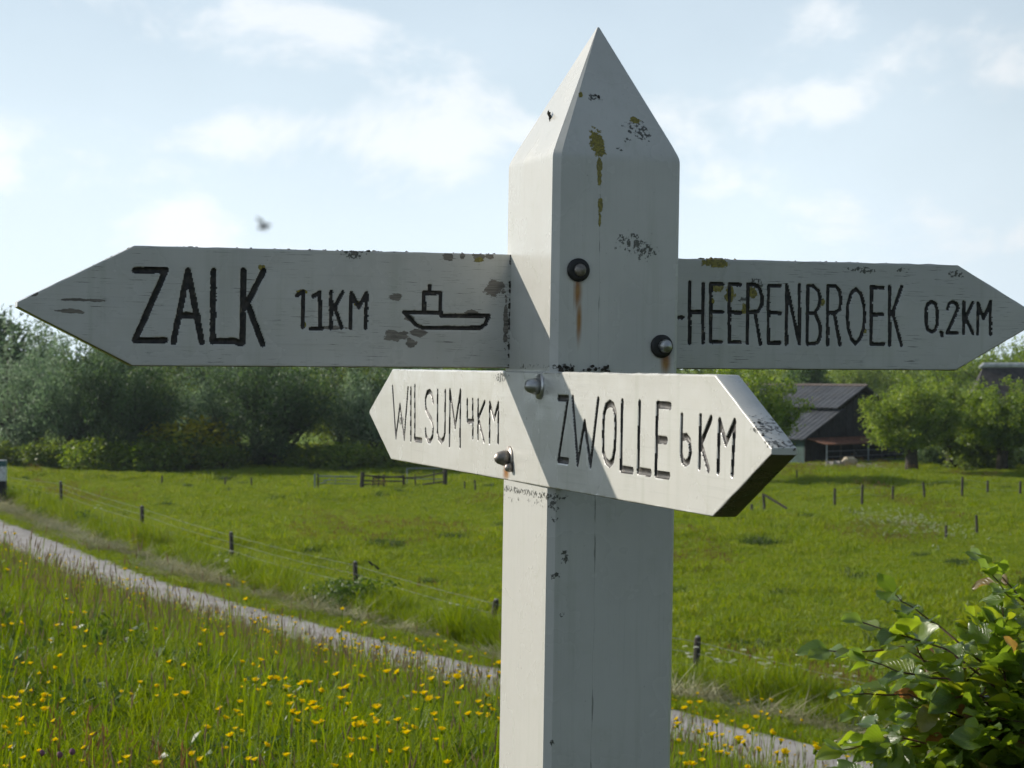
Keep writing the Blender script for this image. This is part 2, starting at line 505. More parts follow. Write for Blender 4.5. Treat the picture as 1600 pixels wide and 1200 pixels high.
    def umbel(s, h, rad):
        r = s.r
        for k in range(r.integers(3, 6)):
            az = r.uniform(0, 6.28); X, Y, Z = s.stalk(0, 0, h * r.uniform(.75, 1.1), 0.006, az, r.uniform(.05, .25) * h, 0)
            for j in range(26):
                q = rad * math.sqrt(r.uniform()); w = r.uniform(0, 6.28); d = 0.011 * r.uniform(.7, 1.5)
                x, y, z = X + q * math.cos(w), Y + q * math.sin(w), Z + .03 - q * q * 3 + r.normal(0, .004)
                V = np.array([(x - d, y - d, z), (x + d, y - d, z + r.normal(0, .006)), (x + d, y + d, z), (x - d, y + d, z + r.normal(0, .006))])
                s._add(V, [(0, 1, 2, 3)], 1)
        return s
    def leaves(s, n, rad, h0, h1, L, W, mi=0):
        r = s.r
        for _ in range(n):
            a = r.uniform(0, 6.28); q = rad * math.sqrt(r.uniform()); z = r.uniform(h0, h1)
            c = Vector((q * math.cos(a), q * math.sin(a), z)); d = Vector((r.normal(), r.normal(), r.normal(0, .5))).normalized(); n_ = d.orthogonal(); n_.rotate(Matrix.Rotation(r.uniform(0, 6.28), 3, d)); l = L * r.uniform(.6, 1.3); w = W * r.uniform(.6, 1.2)
            V = [c - d * l * .5, c + n_ * w * .5, c + d * l * .5 - Vector((0, 0, l * .15)), c - n_ * w * .5]
            s._add(np.array([tuple(v) for v in V]), [(0, 1, 2, 3)], mi)
        return s
    def mesh(s, name, mats):
        me = bpy.data.meshes.new(name)
        me.from_pydata(np.concatenate(s.v).tolist(), [], s.f)
        for m in mats: me.materials.append(m)
        me.polygons.foreach_set('material_index', s.mi)
        me.update()
        return me


def variants(name, meshes):
    c = bpy.data.collections.new(name)
    for i, me in enumerate(meshes):
        c.objects.link(bpy.data.objects.new('%s_%02d' % (name, i), me))
    return c


def scatter(name, coll, x, y, scl, idx, zoff=0.0, tilt=0.12, **k):
    """one object of uncountable growth: clump meshes instanced on points of the terrain"""
    n = len(x)
    z = gz(x, y) + zoff
    me = bpy.data.meshes.new(name)
    me.vertices.add(n)
    me.vertices.foreach_set('co', np.stack([x, y, z], -1).astype(np.float32).ravel())
    rot = np.stack([rng.normal(0, tilt, n), rng.normal(0, tilt, n), rng.uniform(0, 6.283, n)], -1)
    me.attributes.new('rot', 'FLOAT_VECTOR', 'POINT').data.foreach_set('vector', rot.astype(np.float32).ravel())
    me.attributes.new('scl', 'FLOAT', 'POINT').data.foreach_set('value', np.asarray(scl, np.float32))
    me.attributes.new('idx', 'INT', 'POINT').data.foreach_set('value', np.asarray(idx, np.int32))
    o = link(name, me, kind='stuff', **k)
    g = bpy.data.node_groups.new(name, 'GeometryNodeTree')
    g.interface.new_socket('Geometry', in_out='INPUT', socket_type='NodeSocketGeometry')
    g.interface.new_socket('Geometry', in_out='OUTPUT', socket_type='NodeSocketGeometry')
    gi = g.nodes.new('NodeGroupInput'); go = g.nodes.new('NodeGroupOutput')
    ip = g.nodes.new('GeometryNodeInstanceOnPoints'); ci = g.nodes.new('GeometryNodeCollectionInfo')
    ci.inputs['Collection'].default_value = coll; ci.inputs['Separate Children'].default_value = True; ci.inputs['Reset Children'].default_value = True
    def attr(nm, ty):
        a = g.nodes.new('GeometryNodeInputNamedAttribute'); a.data_type = ty; a.inputs[0].default_value = nm
        return [s for s in a.outputs if s.enabled and s.name == 'Attribute'][0]
    L = g.links.new
    L(gi.outputs[0], ip.inputs['Points']); L(ci.outputs[0], ip.inputs['Instance'])
    ip.inputs['Pick Instance'].default_value = True
    L(attr('idx', 'INT'), ip.inputs['Instance Index']); L(attr('rot', 'FLOAT_VECTOR'), ip.inputs['Rotation']); L(attr('scl', 'FLOAT'), ip.inputs['Scale'])
    L(ip.outputs[0], go.inputs[0])
    o.modifiers.new('scatter', 'NODES').node_group = g
    return o


def candidates(n, d0, d1, pmin, pmax, power=1.0, half=0.335, low=1420, hi=0.5):
    """random terrain points ahead of the camera between two distances, in a zone of the dike section"""
    d = (rng.uniform(0, 1, n) * (d1 ** power - d0 ** power) + d0 ** power) ** (1 / power)
    x = rng.uniform(-half, half, n) * d; y = d
    p, s = ps(x, y)
    v = 574 + (CAM_Z - (gz(x, y) + hi)) / d * FOC
    ok = (p > pmin) & (p < pmax) & (v < low)
    return x[ok], y[ok], p[ok]


def build_growth():
    # --- tall flowering meadow on the dike slope
    mats = [M_grass, M_seed]
    tv = [Tuft(i).blades(105, .20, .12, .44, .0048, .7).seedheads(1, .2, .35, .55, 0, 1, .008, .06) .mesh('dike_grass', mats) for i in range(4)]
    tv += [Tuft(10 + i).blades(95, .22, .12, .36, .0058, .8).mesh('dike_grass', mats) for i in range(2)]
    tv += [Tuft(20).blades(85, .2, .15, .42, .0048, .6).seedheads(8, .25, .38, .62, 0, 1, .008, .06).mesh('dike_grass', mats)]
    tv += [Tuft(30).blades(85, .2, .14, .4, .0048, .6).sorrel(3, .2, .4, .6).mesh('dike_grass', [M_grass, M_sorrel])]
    tv += [Tuft(40).blades(45, .2, .2, .5, .007, .6).leaves(40, .2, .05, .3, .09, .04).mesh('dike_grass', [M_herb, M_seed])]
    cv = variants('dike_grass', tv)
    x, y, p = candidates(46000, 4.2, 115, -4, 14.4, 1.15)
    d = y
    nz = vnoise(x, y, .45, 1); n2 = vnoise(x, y, .3, 2)
    idx = rng.integers(0, 6, len(x))
    idx = np.where((nz > .62) & (rng.uniform(0, 1, len(x)) < .25), 6, idx)
    idx = np.where((p > 12.6) & (rng.uniform(0, 1, len(x)) < .5), 6, idx)
    idx = np.where((n2 > .66) & (rng.uniform(0, 1, len(x)) < .16), 7, idx)
    idx = np.where(rng.uniform(0, 1, len(x)) < .07, 8, idx)
    sc = rng.uniform(.8, 1.1, len(x)) * (.8 + .35 * vnoise(x, y, .8, 3)) * np.clip((d / 25) ** .15, .9, 1.15) * np.clip(1.0 - (p - 12.4) * .13, .75, 1)
    scatter('meadow_grass', cv, x, y, sc, idx, label='tall flowering meadow grass covering the dike slope', cat='grass')
    # --- short verge beside the path
    tv = [Tuft(50 + i).blades(60, .25, .05, .20, .010, 1.0).mesh('verge_grass', mats) for i in range(3)]
    cv = variants('verge_grass', tv)
    x, y, p = candidates(60000, 22, 130, 16.35, 19.3, 1.0)
    keep = rng.uniform(0, 1, len(x)) < np.where(p < 17.2, 1, .65)
    x, y, p = x[keep], y[keep], p[keep]
    scatter('verge_grass', cv, x, y, rng.uniform(.7, 1.3, len(x)), rng.integers(0, 3, len(x)), label='short mown grass between the path and the wire fence', cat='grass')
    tv = [Tuft(60 + i).blades(36, .38, .3, .7, .016, .6, flat=.85).mesh('hay', [M_hay]) for i in range(3)]
    cv = variants('mown_hay', tv)
    x, y, p = candidates(90000, 22, 130, 16.75, 19.0, 1.0)
    keep = vnoise(x, y, .8, 5) * .9 + rng.uniform(0, .3, len(x)) - np.abs(p - 17.6) * .45 > .53
    x, y = x[keep], y[keep]
    scatter('mown_clippings', cv, x, y, rng.uniform(.7, 1.2, len(x)), rng.integers(0, 3, len(x)), zoff=.05, tilt=.25, label='pale dry mown clippings lying along the far edge of the path', cat='hay')
    # --- tall rough growth along the fence
    tv = [Tuft(70 + i).blades(95, .28, .4, .95, .014, .6).mesh('rough', [M_grass, M_seed]) for i in range(3)]
    tv += [Tuft(80 + i).blades(30, .3, .3, .8, .012, .7).leaves(110, .3, .1, .75, .11, .05).mesh('rough', [M_herb, M_seed]) for i in range(2)]
    tv += [Tuft(86).blades(120, .30, .6, 1.25, .014, .55).mesh('rough', [M_grass, M_seed])]
    tv += [Tuft(85).blades(60, .3, .3, .7, .012, .7).sorrel(5, .3, .5, .9).mesh('rough', [M_past, M_sorrel])]
    cv = variants('rough_growth', tv)
    x, y, p = candidates(60000, 24, 135, 18.7, 22.6, 1.0)
    nz = vnoise(x, y, .35, 8)
    keep = rng.uniform(0, 1, len(x)) < np.clip(1.3 - np.abs(p - 19.6) * .5, .12, 1) * .9
    x, y, p, nz = x[keep], y[keep], p[keep], nz[keep]
    idx = np.where(nz > .74, rng.integers(3, 5, len(x)), rng.integers(0, 3, len(x)))
    uu = rng.uniform(0, 1, len(x)); idx = np.where(uu < .07, 6, np.where((uu > .86) & (vnoise(x, y, .5, 41) > .5), 5, idx))
    scatter('fence_growth', cv, x, y, rng.uniform(.65, 1.1, len(x)) * (.55 + .6 * vnoise(x, y, .6, 9)) * np.clip(1.15 - (p - 19.6) * .28, .45, 1.15), idx, label='lush rough grass and weeds growing along the wire fence', cat='grass')
    # --- pasture
    tv = [Tuft(90 + i).blades(70, .5, .05, .2, .022, 1.1).mesh('pasture', [M_past]) for i in range(4)]
    tv += [Tuft(95 + i).blades(60, .4, .15, .38, .022, .8).mesh('pasture', [M_dark if i else M_past]) for i in range(2)]
    tv += [Tuft(98).blades(60, .5, .1, .3, .016, .8).seedheads(25, .5, .25, .45, 0, 1, .02, .10).mesh('pasture', [M_past, M_sorrel])]
    cv = variants('pasture_tufts', tv)
    x, y, p = candidates(100000, 30, 190, 21.5, 900, 1.25, half=.32)
    n1 = vnoise(x, y * .5, .3, 11); n2 = vnoise(x, y * .4, .22, 12); u = rng.uniform(0, 1, len(x))
    idx = rng.integers(0, 4, len(x))
    idx = np.where((n1 > .52) & (u < .30), 4, idx)
    tc = rng.uniform(0, 1, (150, 2)); td = 34 + 110 * tc[:, 0] ** 1.4; tx = (tc[:, 1] - .5) * .62 * td
    for a, b in zip(tx, td):
        k = np.hypot((x - a), (y - b) * .5) < .12 + .5 * rng.uniform() ** 2.5
        idx = np.where(k & (u < .75), 5, idx)
    idx = np.where((n2 > .70) & (u > .93), 6, idx)
    scatter('pasture_grass', cv, x, y, rng.uniform(.6, 1.25, len(x)) * (.75 + .5 * n1), idx, label='bright green uneven pasture grass filling the field', cat='grass')
    # --- yellow and white flowers too many to count
    bc = variants('buttercup', [Tuft(100 + i).buttercup(0, 0, .47, .0085 + .0012 * i).mesh('buttercup', [M_grass, M_yellow]) for i in range(3)])
    x, y, p = candidates(52000, 5, 70, -3, 13.7, 1.1)
    nz = vnoise(x, y, .55, 21)
    keep = (nz > .52) & (rng.uniform(0, 1, len(x)) < .16 * (nz - .3) * np.where(x > .2, .5, 1))
    x, y = x[keep], y[keep]
    scatter('slope_buttercups', bc, x, y, rng.uniform(.9, 1.35, len(x)), rng.integers(0, 3, len(x)), zoff=.05, label='small yellow buttercups dotted through the dike meadow', cat='flowers')
    x, y, p = candidates(60000, 35, 130, 19, 400, 1.2)
    nz = vnoise(x, y * .5, .25, 23)
    keep = (nz > .60) & (rng.uniform(0, 1, len(x)) < np.where(p < 27, .16, .05))
    x, y = x[keep], y[keep]
    scatter('field_buttercups', bc, x, y, rng.uniform(.8, 1.3, len(x)), rng.integers(0, 3, len(x)), label='tiny yellow buttercups scattered over the pasture', cat='flowers')
    cl = variants('clover', [Tuft(110).blades(3, .05, .2, .4, .006).mesh('clover', [M_grass])])
    # pale weedy patch in the field
    um = variants('umbel', [Tuft(120 + i).umbel(.55, .05).leaves(12, .15, .05, .3, .1, .05).mesh('umbel', [M_herb, M_white]) for i in range(3)])
    c = at_z(1415, 826, -5.4)
    n = 420
    x = c.x + rng.normal(0, 1.3, n); y = c.y + rng.normal(0, 4.5, n)
    scatter('pale_weed_patch', um, x, y, rng.uniform(.35, .6, n), rng.integers(0, 3, n), label='pale flowering weed patch in the pasture on the right', cat='weeds')
    # hawkbits: the near ones singly, the rest together
    hm = [Tuft(130 + i).hawkbit(0, 0, .42 + .05 * i, .0125 + .0016 * i).mesh('hawkbit_flower', [M_grass, M_yellow]) for i in range(4)]
    hm += [Tuft(140 + i).hawkbit(0, 0, .52, .017).hawkbit(.03, .02, .45, .0145).hawkbit(-.03, .03, .49, .0125).hawkbit(.05, -.03, .41, .015).mesh('hawkbit_flower', [M_grass, M_yellow]) for i in range(2)]
    x, y, p = candidates(15000, 5.5, 48, -2, 13.6, 1.25, half=.30)
    nz = vnoise(x, y, .8, 31)
    keep = (nz > .58) & (rng.uniform(0, 1, len(x)) < np.where(y < 10, .22, np.where(y < 16, .08, .045)) * np.where(x > 0, .45, 1))
    x, y = x[keep], y[keep]
    v = 574 + (CAM_Z - (gz(x, y) + .55)) / y * FOC; u = 800 + x / y * FOC
    vis = (v < 1195) & (u > 5) & (u < 1330) & ~((u > 770) & (u < 1055))
    order = np.argsort(np.where(vis, y, 1e6))
    near = order[:min(150, int(vis.sum()))]
    for k, i in enumerate(near):
        link('hawkbit_flower', hm[int(rng.integers(0, 6))], loc=(x[i], y[i], gzf(x[i], y[i]) + .03), rot=(rng.normal(0, .1), rng.normal(0, .1), rng.uniform(0, 6.28)),
             label='yellow dandelion-like flower on a thin stem in the near meadow', cat='flower', group='yellow flowers in the near meadow')
    rest = np.setdiff1d(np.arange(len(x)), near)
    scatter('far_hawkbits', variants('hawkbit', hm), x[rest], y[rest], rng.uniform(.9, 1.2, len(rest)), rng.integers(0, 6, len(rest)), zoff=.03, label='yellow flower heads further down the dike slope', cat='flowers')
    # a few purple clover heads low in the left corner
    for px, py in ((88, 1180), (60, 1177), (108, 1175), (385, 1183), (405, 1190)):
        d = 6.6 + (px > 300) * 3.0
        q = at(px, py, d)
        r = np.random.default_rng(px)
        g = gzf(q.x, q.y); h = max(.15, q.z - g)
        mb = MB().tube([(0, 0, 0), (.01, 0, h)], .0015, 4)
        o = mb.build('clover_flower', M_grass, loc=(q.x, q.y, g), label=('purple clover head low in the meadow at the left corner' if px < 300 else 'purple clover head low in the meadow left of the post'), cat='flower', group='purple clover heads' + (' left corner' if px < 300 else ' near post'))
        hv = MB(); hv.lathe([(.001, -.010), (.008, -.006), (.0105, 0), (.008, .008), (.001, .012)], (.01, 0, h), (0, 0, 1), 8)
        hv.build('head', M_purple, o, smooth=True)


build_growth()

# ------------------------------------------------------------------ the fingerpost: measured lettering and wear
STROKES = [   # board, word, groove radius in mm, strokes in 0.1 mm along / above the board
    ('B1', 'place_name', 3.75, [[(-5423, 1117),(-5064, 1124),(-5411, 299),(-5057, 302)], [(-4800, 1124),(-4961, 281)], [(-4800, 1124),(-4627, 284)], [(-4898, 601),(-4682, 594)], [(-4497, 1130),(-4496, 296),(-4232, 302),(-4151, 271)], [(-4143, 1137),(-4142, 277)], [(-3898, 1142),(-4089, 750),(-3896, 267)]]),
    ('B1', 'distance', 2.5, [[(-3487, 851),(-3414, 904),(-3411, 473)], [(-3290, 845),(-3209, 899),(-3199, 475)], [(-3319, 456),(-3169, 462)], [(-3069, 901),(-3068, 468)], [(-2927, 903),(-3025, 720),(-2932, 478)], [(-2822, 471),(-2819, 896),(-2727, 724),(-2628, 899),(-2634, 473)]]),
    ('B1', 'ferry_symbol', 2.7, [[(-2158, 670),(-1701, 668),(-1682, 633),(-1071, 641),(-1116, 534),(-1181, 489),(-1909, 481),(-2010, 523),(-2140, 653)], [(-1907, 665),(-1907, 911),(-1696, 914),(-1692, 668)], [(-1835, 991),(-1834, 921)]]),
    ('B1', 'place_name', 2.45, [[(1463, 651),(1518, 651)], [(1607, 1100),(1618, 327)], [(1794, 1083),(1804, 328)], [(1611, 724),(1799, 726)], [(2065, 1088),(1900, 1090),(1911, 345),(2062, 346)], [(1904, 728),(2066, 730)], [(2311, 1082),(2160, 1090),(2168, 345),(2325, 348)], [(2166, 731),(2323, 723)], [(2426, 334),(2418, 1087),(2519, 1086),(2582, 1046),(2618, 943),(2614, 830),(2571, 747),(2424, 729)], [(2526, 721),(2607, 320)], [(2871, 1079),(2712, 1079),(2720, 339),(2890, 343)], [(2718, 733),(2889, 725)], [(2979, 328),(2967, 1088),(3161, 330),(3150, 1097)]]),
    ('B1', 'place_name2', 2.45, [[(3270, 724),(3374, 734),(3429, 812),(3456, 915),(3425, 1018),(3348, 1085),(3268, 1084),(3277, 325),(3429, 349),(3465, 452),(3452, 589),(3383, 726)], [(3568, 324),(3561, 1089),(3672, 1091),(3730, 1023),(3752, 903),(3735, 782),(3659, 738),(3568, 737)], [(3660, 729),(3748, 326)], [(3964, 1061),(4038, 993),(4085, 856),(4102, 700),(4086, 545),(4040, 406),(3974, 340),(3909, 405),(3864, 542),(3846, 697),(3854, 852),(3896, 991),(3964, 1061)], [(4366, 1077),(4191, 1086),(4202, 335),(4390, 340)], [(4198, 724),(4363, 726)], [(4459, 1095),(4474, 327)], [(4638, 1099),(4512, 758),(4653, 325)]]),
    ('B1', 'distance', 2.5, [[(5084, 905),(5143, 880),(5171, 801),(5175, 609),(5150, 530),(5092, 507),(5038, 538),(5011, 607),(5007, 799),(5031, 873),(5084, 905)], [(5232, 505),(5248, 494),(5251, 456)], [(5329, 812),(5348, 878),(5401, 910),(5461, 884),(5482, 823),(5444, 735),(5329, 495),(5478, 498)], [(5570, 904),(5578, 491)], [(5706, 900),(5604, 702),(5718, 492)], [(5794, 484),(5786, 898),(5875, 696),(5977, 918),(5985, 486)]]),
    ('B2', 'place_name', 3.6, [[(6392, -316),(6141, -1059),(5932, -575),(5662, -1060),(5484, -322)], [(5327, -326),(5282, -1064)], [(5106, -288),(5060, -1047),(4698, -1049)], [(4104, -499),(4186, -394),(4301, -348),(4439, -370),(4519, -462),(4489, -596),(4358, -672),(4186, -746),(4088, -843),(4110, -966),(4231, -1043),(4357, -1042),(4467, -979),(4493, -895)], [(3887, -340),(3867, -903),(3800, -989),(3676, -1029),(3538, -980),(3484, -891),(3503, -340)], [(3256, -1062),(3271, -326),(2997, -811),(2768, -324),(2742, -1058)]]),
    ('B2', 'distance', 3.2, [[(2439, -441),(2423, -714),(2140, -707)], [(2181, -436),(2154, -921)], [(1938, -437),(1919, -923)], [(1653, -452),(1891, -643)], [(1869, -715),(1654, -944)], [(1405, -956),(1432, -458),(1225, -656),(1056, -456),(1040, -947)]]),
    ('B2', 'place_name_b', 3.9, [[(-1271, -349),(-1605, -347),(-1297, -1058),(-1632, -1056)], [(-1767, -340),(-1962, -1073),(-2175, -602),(-2393, -1067),(-2606, -346)], [(-2970, -373),(-3074, -398),(-3146, -469),(-3161, -627),(-3152, -852),(-3090, -987),(-2989, -1029),(-2872, -997),(-2794, -907),(-2784, -706),(-2798, -504),(-2856, -409),(-2970, -373)], [(-3354, -353),(-3343, -1061),(-3681, -1062)], [(-3863, -356),(-3849, -1058),(-4194, -1060)], [(-4704, -368),(-4365, -359),(-4349, -1066),(-4696, -1063)], [(-4384, -713),(-4620, -714)]]),
    ('B2', 'distance_b', 3.6, [[(-5018, -461),(-5018, -827),(-5054, -899),(-5128, -920),(-5212, -892),(-5256, -805),(-5220, -698),(-5139, -658),(-5059, -667)], [(-5496, -455),(-5486, -939)], [(-5749, -467),(-5531, -699)], [(-5539, -746),(-5709, -952)], [(-5940, -958),(-5958, -484),(-6112, -683),(-6311, -480),(-6277, -964)]]),
]
WEAR = {
    ('B1', 'chip'): [(-0.226,0.0831,0.0089,0.0054),(-0.2244,0.035,0.0161,0.007),(-0.2065,0.0281,0.0073,0.0062),(-0.1961,0.0399,0.0097,0.0055),(-0.161,0.1343,0.0074,0.007),(-0.1422,0.1355,0.0041,0.0047),(-0.1232,0.1351,0.0083,0.0063),(-0.1067,0.1362,0.005,0.0039),(-0.5978,0.07,0.0354,0.0019),(-0.6144,0.0565,0.019,0.003),(-0.6634,0.0757,0.0101,0.0044),(-0.1002,0.0969,0.0133,0.0126),(-0.1287,0.0658,0.0132,0.0047),(-0.2086,0.0577,0.0081,0.0047),(-0.0854,0.0552,0.0033,0.0316),(-0.3043,0.0442,0.0285,0.0023),(-0.2796,0.1356,0.0048,0.0046)],
    ('B1', 'lichen'): [(0.1991,0.106,0.008,0.0049),(0.2167,0.0981,0.0072,0.0107),(0.2476,0.1003,0.009,0.0066),(0.239,0.0788,0.0054,0.0074),(0.1914,0.0887,0.0045,0.0041),(0.1958,0.1378,0.0196,0.0057),(0.4092,0.0552,0.0037,0.0042),(-0.3427,0.0867,0.007,0.0031),(-0.3405,0.0469,0.0039,0.0046),(-0.2731,0.0739,0.0048,0.0039),(-0.3929,0.1141,0.0039,0.0038),(0.3481,0.0911,0.0037,0.005),(-0.1215,0.1312,0.0066,0.0031)],
    ('B1', 'dirt'): [(-0.282,0.134,0.0159,0.0077),(-0.2261,0.1414,0.0486,0.0039),(0.403,0.1346,0.0244,0.0042),(0.4641,0.1367,0.0095,0.0034),(0.5454,0.1332,0.0116,0.0051),(0.2519,0.1127,0.0127,0.0066),(0.2342,0.0918,0.0108,0.0033)],
    ('F', 'lichen'): [(-0.0235,0.226,0.0026,0.012),(-0.0222,0.176,0.002,0.009),(-0.0239,0.2665,0.0089,0.018),(-0.0242,0.2394,0.004,0.0105),(-0.0346,0.326,0.0032,0.0037),(-0.0218,0.1928,0.0032,0.0105),(0.0291,0.2971,0.0065,0.0045)],
    ('F', 'crack'): [(-0.0218,0.1928,0.0008,0.0752)],
    ('F', 'dirt'): [(-0.0193,0.3239,0.0081,0.0053),(0.0268,0.2886,0.0131,0.0091),(0.0351,0.2822,0.0115,0.0136),(0.0148,0.2721,0.0049,0.003),(0.0029,0.2602,0.0049,0.003),(0.017,0.149,0.0179,0.0121),(0.0335,0.1404,0.018,0.0106),(-0.065,0.0017,0.016,0.0037),(-0.0733,-0.161,0.0064,0.0075),(-0.0603,-0.2211,0.0056,0.0083),(-0.0703,-0.2435,0.0048,0.0045),(-0.0719,-0.1505,0.016,0.0045),(-0.0715,-0.176,0.004,0.0045),(-0.0616,-0.2887,0.0032,0.003),(-0.0693,-0.4386,0.0048,0.0038)],
    ('F', 'rust'): [(-0.0481,0.0905,0.0072,0.03),(-0.046,0.0568,0.0048,0.0375),(0.0646,0.0097,0.0091,0.0213)],
    ('F', 'bolts'): [(-0.0486,0.1153,0.0136,0.0128),(0.0585,0.0279,0.014,0.0129)],
    ('B2', 'bolts'): [(-0.0599,-0.0222,0.0237,0.0106),(0.0553,-0.1119,0.0207,0.011)],
    ('B2', 'dirt'): [(-0.6883,-0.0516,0.0192,0.0046),(-0.7095,-0.0635,0.0135,0.0046),(0.0949,-0.0129,0.0318,0.0064),(0.5857,-0.0807,0.0184,0.0066),(-0.6741,-0.0445,0.0112,0.0046)],
    ('B2', 'rust'): [(0.07,-0.1316,0.0261,0.0095),(0.1348,-0.0294,0.0164,0.0146)],
    ('L', 'dirt'): [(-0.0698,0.3044,0.0134,0.0053),(-0.035,-0.1491,0.0229,0.0046),(-0.0693,-0.1485,0.0134,0.0105),(0.0624,-0.0206,0.0099,0.0237)],
}

PW, PD = 0.16, 0.17382          # post width and depth
C_SIGN = Vector((-0.92037, -2.43425, 0.00034))
M_SIGN = Matrix.Rotation(-0.32559, 3, 'Z') @ Matrix.Rotation(-0.00795, 3, 'X') @ Matrix.Rotation(-0.01606, 3, 'Y')
F2W = Matrix.Rotation(PITCH, 3, 'X') @ M_SIGN.transposed()
SIGN_O = F2W @ (-C_SIGN) + Vector((0, 0, CAM_Z))
BASE = 1.72                     # frame origin above the post's foot


def paint(name, wear, axes, dark_underside=False, grain='z', crackz=None, tone=(0.58, 0.575, 0.535)):
    """weathered white gloss paint with chips, lichen, rust runs and dirt specks at measured places"""
    t = NT(name); P = t.obj()
    sx = t.new('ShaderNodeSeparateXYZ'); t.l.new(P, sx.inputs[0])
    cb = t.new('ShaderNodeCombineXYZ')
    t.l.new(sx.outputs[axes[0]], cb.inputs[0]); t.l.new(sx.outputs[axes[1]], cb.inputs[1])
    Q = cb.outputs[0]
    nz = t.noise(P, 160, 5, 0.65); nz2 = t.noise(P, 45, 5, 0.6); nbig = t.noise(P, 9, 4)
    gs = (900, 900, 14) if grain == 'z' else ((14, 14, 700) if grain == 'x' else (300, 14, 700))
    ngr = t.noise(t.scale(P, gs), 0.55, 4, 0.6)

    def blobs(lst, k=0.9, edge=0.10, nn=None):
        acc = None
        for (a, b, ra, rb) in lst:
            v = t.vmath('MULTIPLY', t.vmath('SUBTRACT', Q, (a, b, 0)), (1 / ra, 1 / rb, 0))
            f = t.math('SUBTRACT', 1.0, t.vmath('LENGTH', v))
            acc = f if acc is None else t.math('MAXIMUM', acc, f)
        f = t.math('ADD', acc, t.math('MULTIPLY', t.math('SUBTRACT', nn if nn is not None else nz, 0.5), k * 2))
        return t.rng(f, 0.08, 0.08 + edge)

    col = t.mix(t.rng(nbig, 0.3, 0.7), tone, tuple(c * 0.9 for c in tone))
    col = t.mix(t.math('MULTIPLY', t.rng(ngr, 0.55, 0.75), 0.34), col, tuple(c * 0.70 for c in tone))
    # thin run-off grime, brush marks and hairline cracks along the grain
    st = t.noise(t.scale(P, (70, 70, 3.0)), 1.0, 5, .62)
    col = t.mix(t.math('MULTIPLY', t.rng(st, .52, .74), .30), col, (tone[0] * .66, tone[1] * .70, tone[2] * .62))
    blot = t.noise(P, 26, 5, .68)
    col = t.mix(t.math('MULTIPLY', t.rng(blot, .55, .75), .18), col, (tone[0] * .62, tone[1] * .66, tone[2] * .52))
    # fine specks
    sp = t.rng(t.noise(P, 420, 2, 0.5), 0.70, 0.76)
    sp = t.math('MULTIPLY', sp, t.rng(nz2, 0.48, 0.66))
    col = t.mix(t.math('MULTIPLY', sp, 0.75), col, (0.10, 0.10, 0.075))
    rough = 0.24
    hgt = t.math('ADD', t.math('MULTIPLY', nz, 0.14), t.math('MULTIPLY', ngr, 0.30))
    if 'crackle' in wear:
        ck = t.rng(t.noise(t.scale(P, (28, 28, 900)), 1.0, 3, 0.6), 0.62, 0.655)
        ck = t.math('MULTIPLY', ck, t.rng(t.noise(P, 14, 3), 0.42, 0.56))
        col = t.mix(t.math('MULTIPLY', ck, 0.85), col, (0.06, 0.055, 0.045))
        hgt = t.math('SUBTRACT', hgt, ck)
    if 'rust' in wear:
        v = blobs([(a, b, ra * 1.1, rb * 1.15) for a, b, ra, rb in wear['rust']], 0.30, 0.75, ngr)
        col = t.mix(t.math('MULTIPLY', v, 0.95), col, t.mix(t.rng(nz2, .35, .65), (0.26, 0.085, 0.008), (0.34, 0.17, 0.03)))
    if 'chip' in wear:
        v = blobs(wear['chip'], 1.35, 0.06, t.noise(t.scale(P, (70, 70, 130)), 1.0, 6, .7))
        wood = t.mix(t.rng(t.noise(t.scale(P, (40, 40, 600)), 1.0, 4), .3, .7), (0.10, 0.09, 0.075), (0.22, 0.195, 0.165))
        col = t.mix(v, col, wood); hgt = t.math('SUBTRACT', hgt, t.math('MULTIPLY', v, 1.2))
    if 'dirt' in wear:
        v = blobs(wear['dirt'], 1.5, 0.15, nz)
        v = t.math('MULTIPLY', v, t.rng(t.noise(P, 260, 3), .46, .54))
        col = t.mix(t.math('MULTIPLY', v, .9), col, (0.045, 0.045, 0.035)); hgt = t.math('ADD', hgt, t.math('MULTIPLY', v, .7))
    if crackz:
        a, b, ra, rb = crackz
        wob = t.math('MULTIPLY', t.math('SUBTRACT', t.noise(t.scale(P, (1, 1, 1)), 25, 3), .5), 0.004)
        dx = t.math('ABSOLUTE', t.math('SUBTRACT', t.math('ADD', sx.outputs[0], wob), a))
        lim = t.math('ADD', t.math('MULTIPLY', t.rng(t.noise(P, 22, 3), .42, .62), 0.0010), 0.00022)
        v = t.rng(t.math('SUBTRACT', lim, dx), -0.0001, 0.0004)
        v = t.math('MULTIPLY', v, t.rng(sx.outputs[1], -0.0866, -0.085, 1, 0))
        col = t.mix(t.math('MULTIPLY', v, .6), col, (0.07, 0.07, 0.055)); hgt = t.math('SUBTRACT', hgt, v)
    if 'lichen' in wear:
        v = blobs([(a, b, ra * 1.12, rb * 1.12) for a, b, ra, rb in wear['lichen']], 0.95, 0.12, nz)
        lc = t.mix(t.rng(t.noise(P, 500, 3), .3, .7), (0.10, 0.085, 0.012), (0.30, 0.25, 0.03))
        col = t.mix(v, col, lc); hgt = t.math('ADD', hgt, t.math('MULTIPLY', v, 1.5))
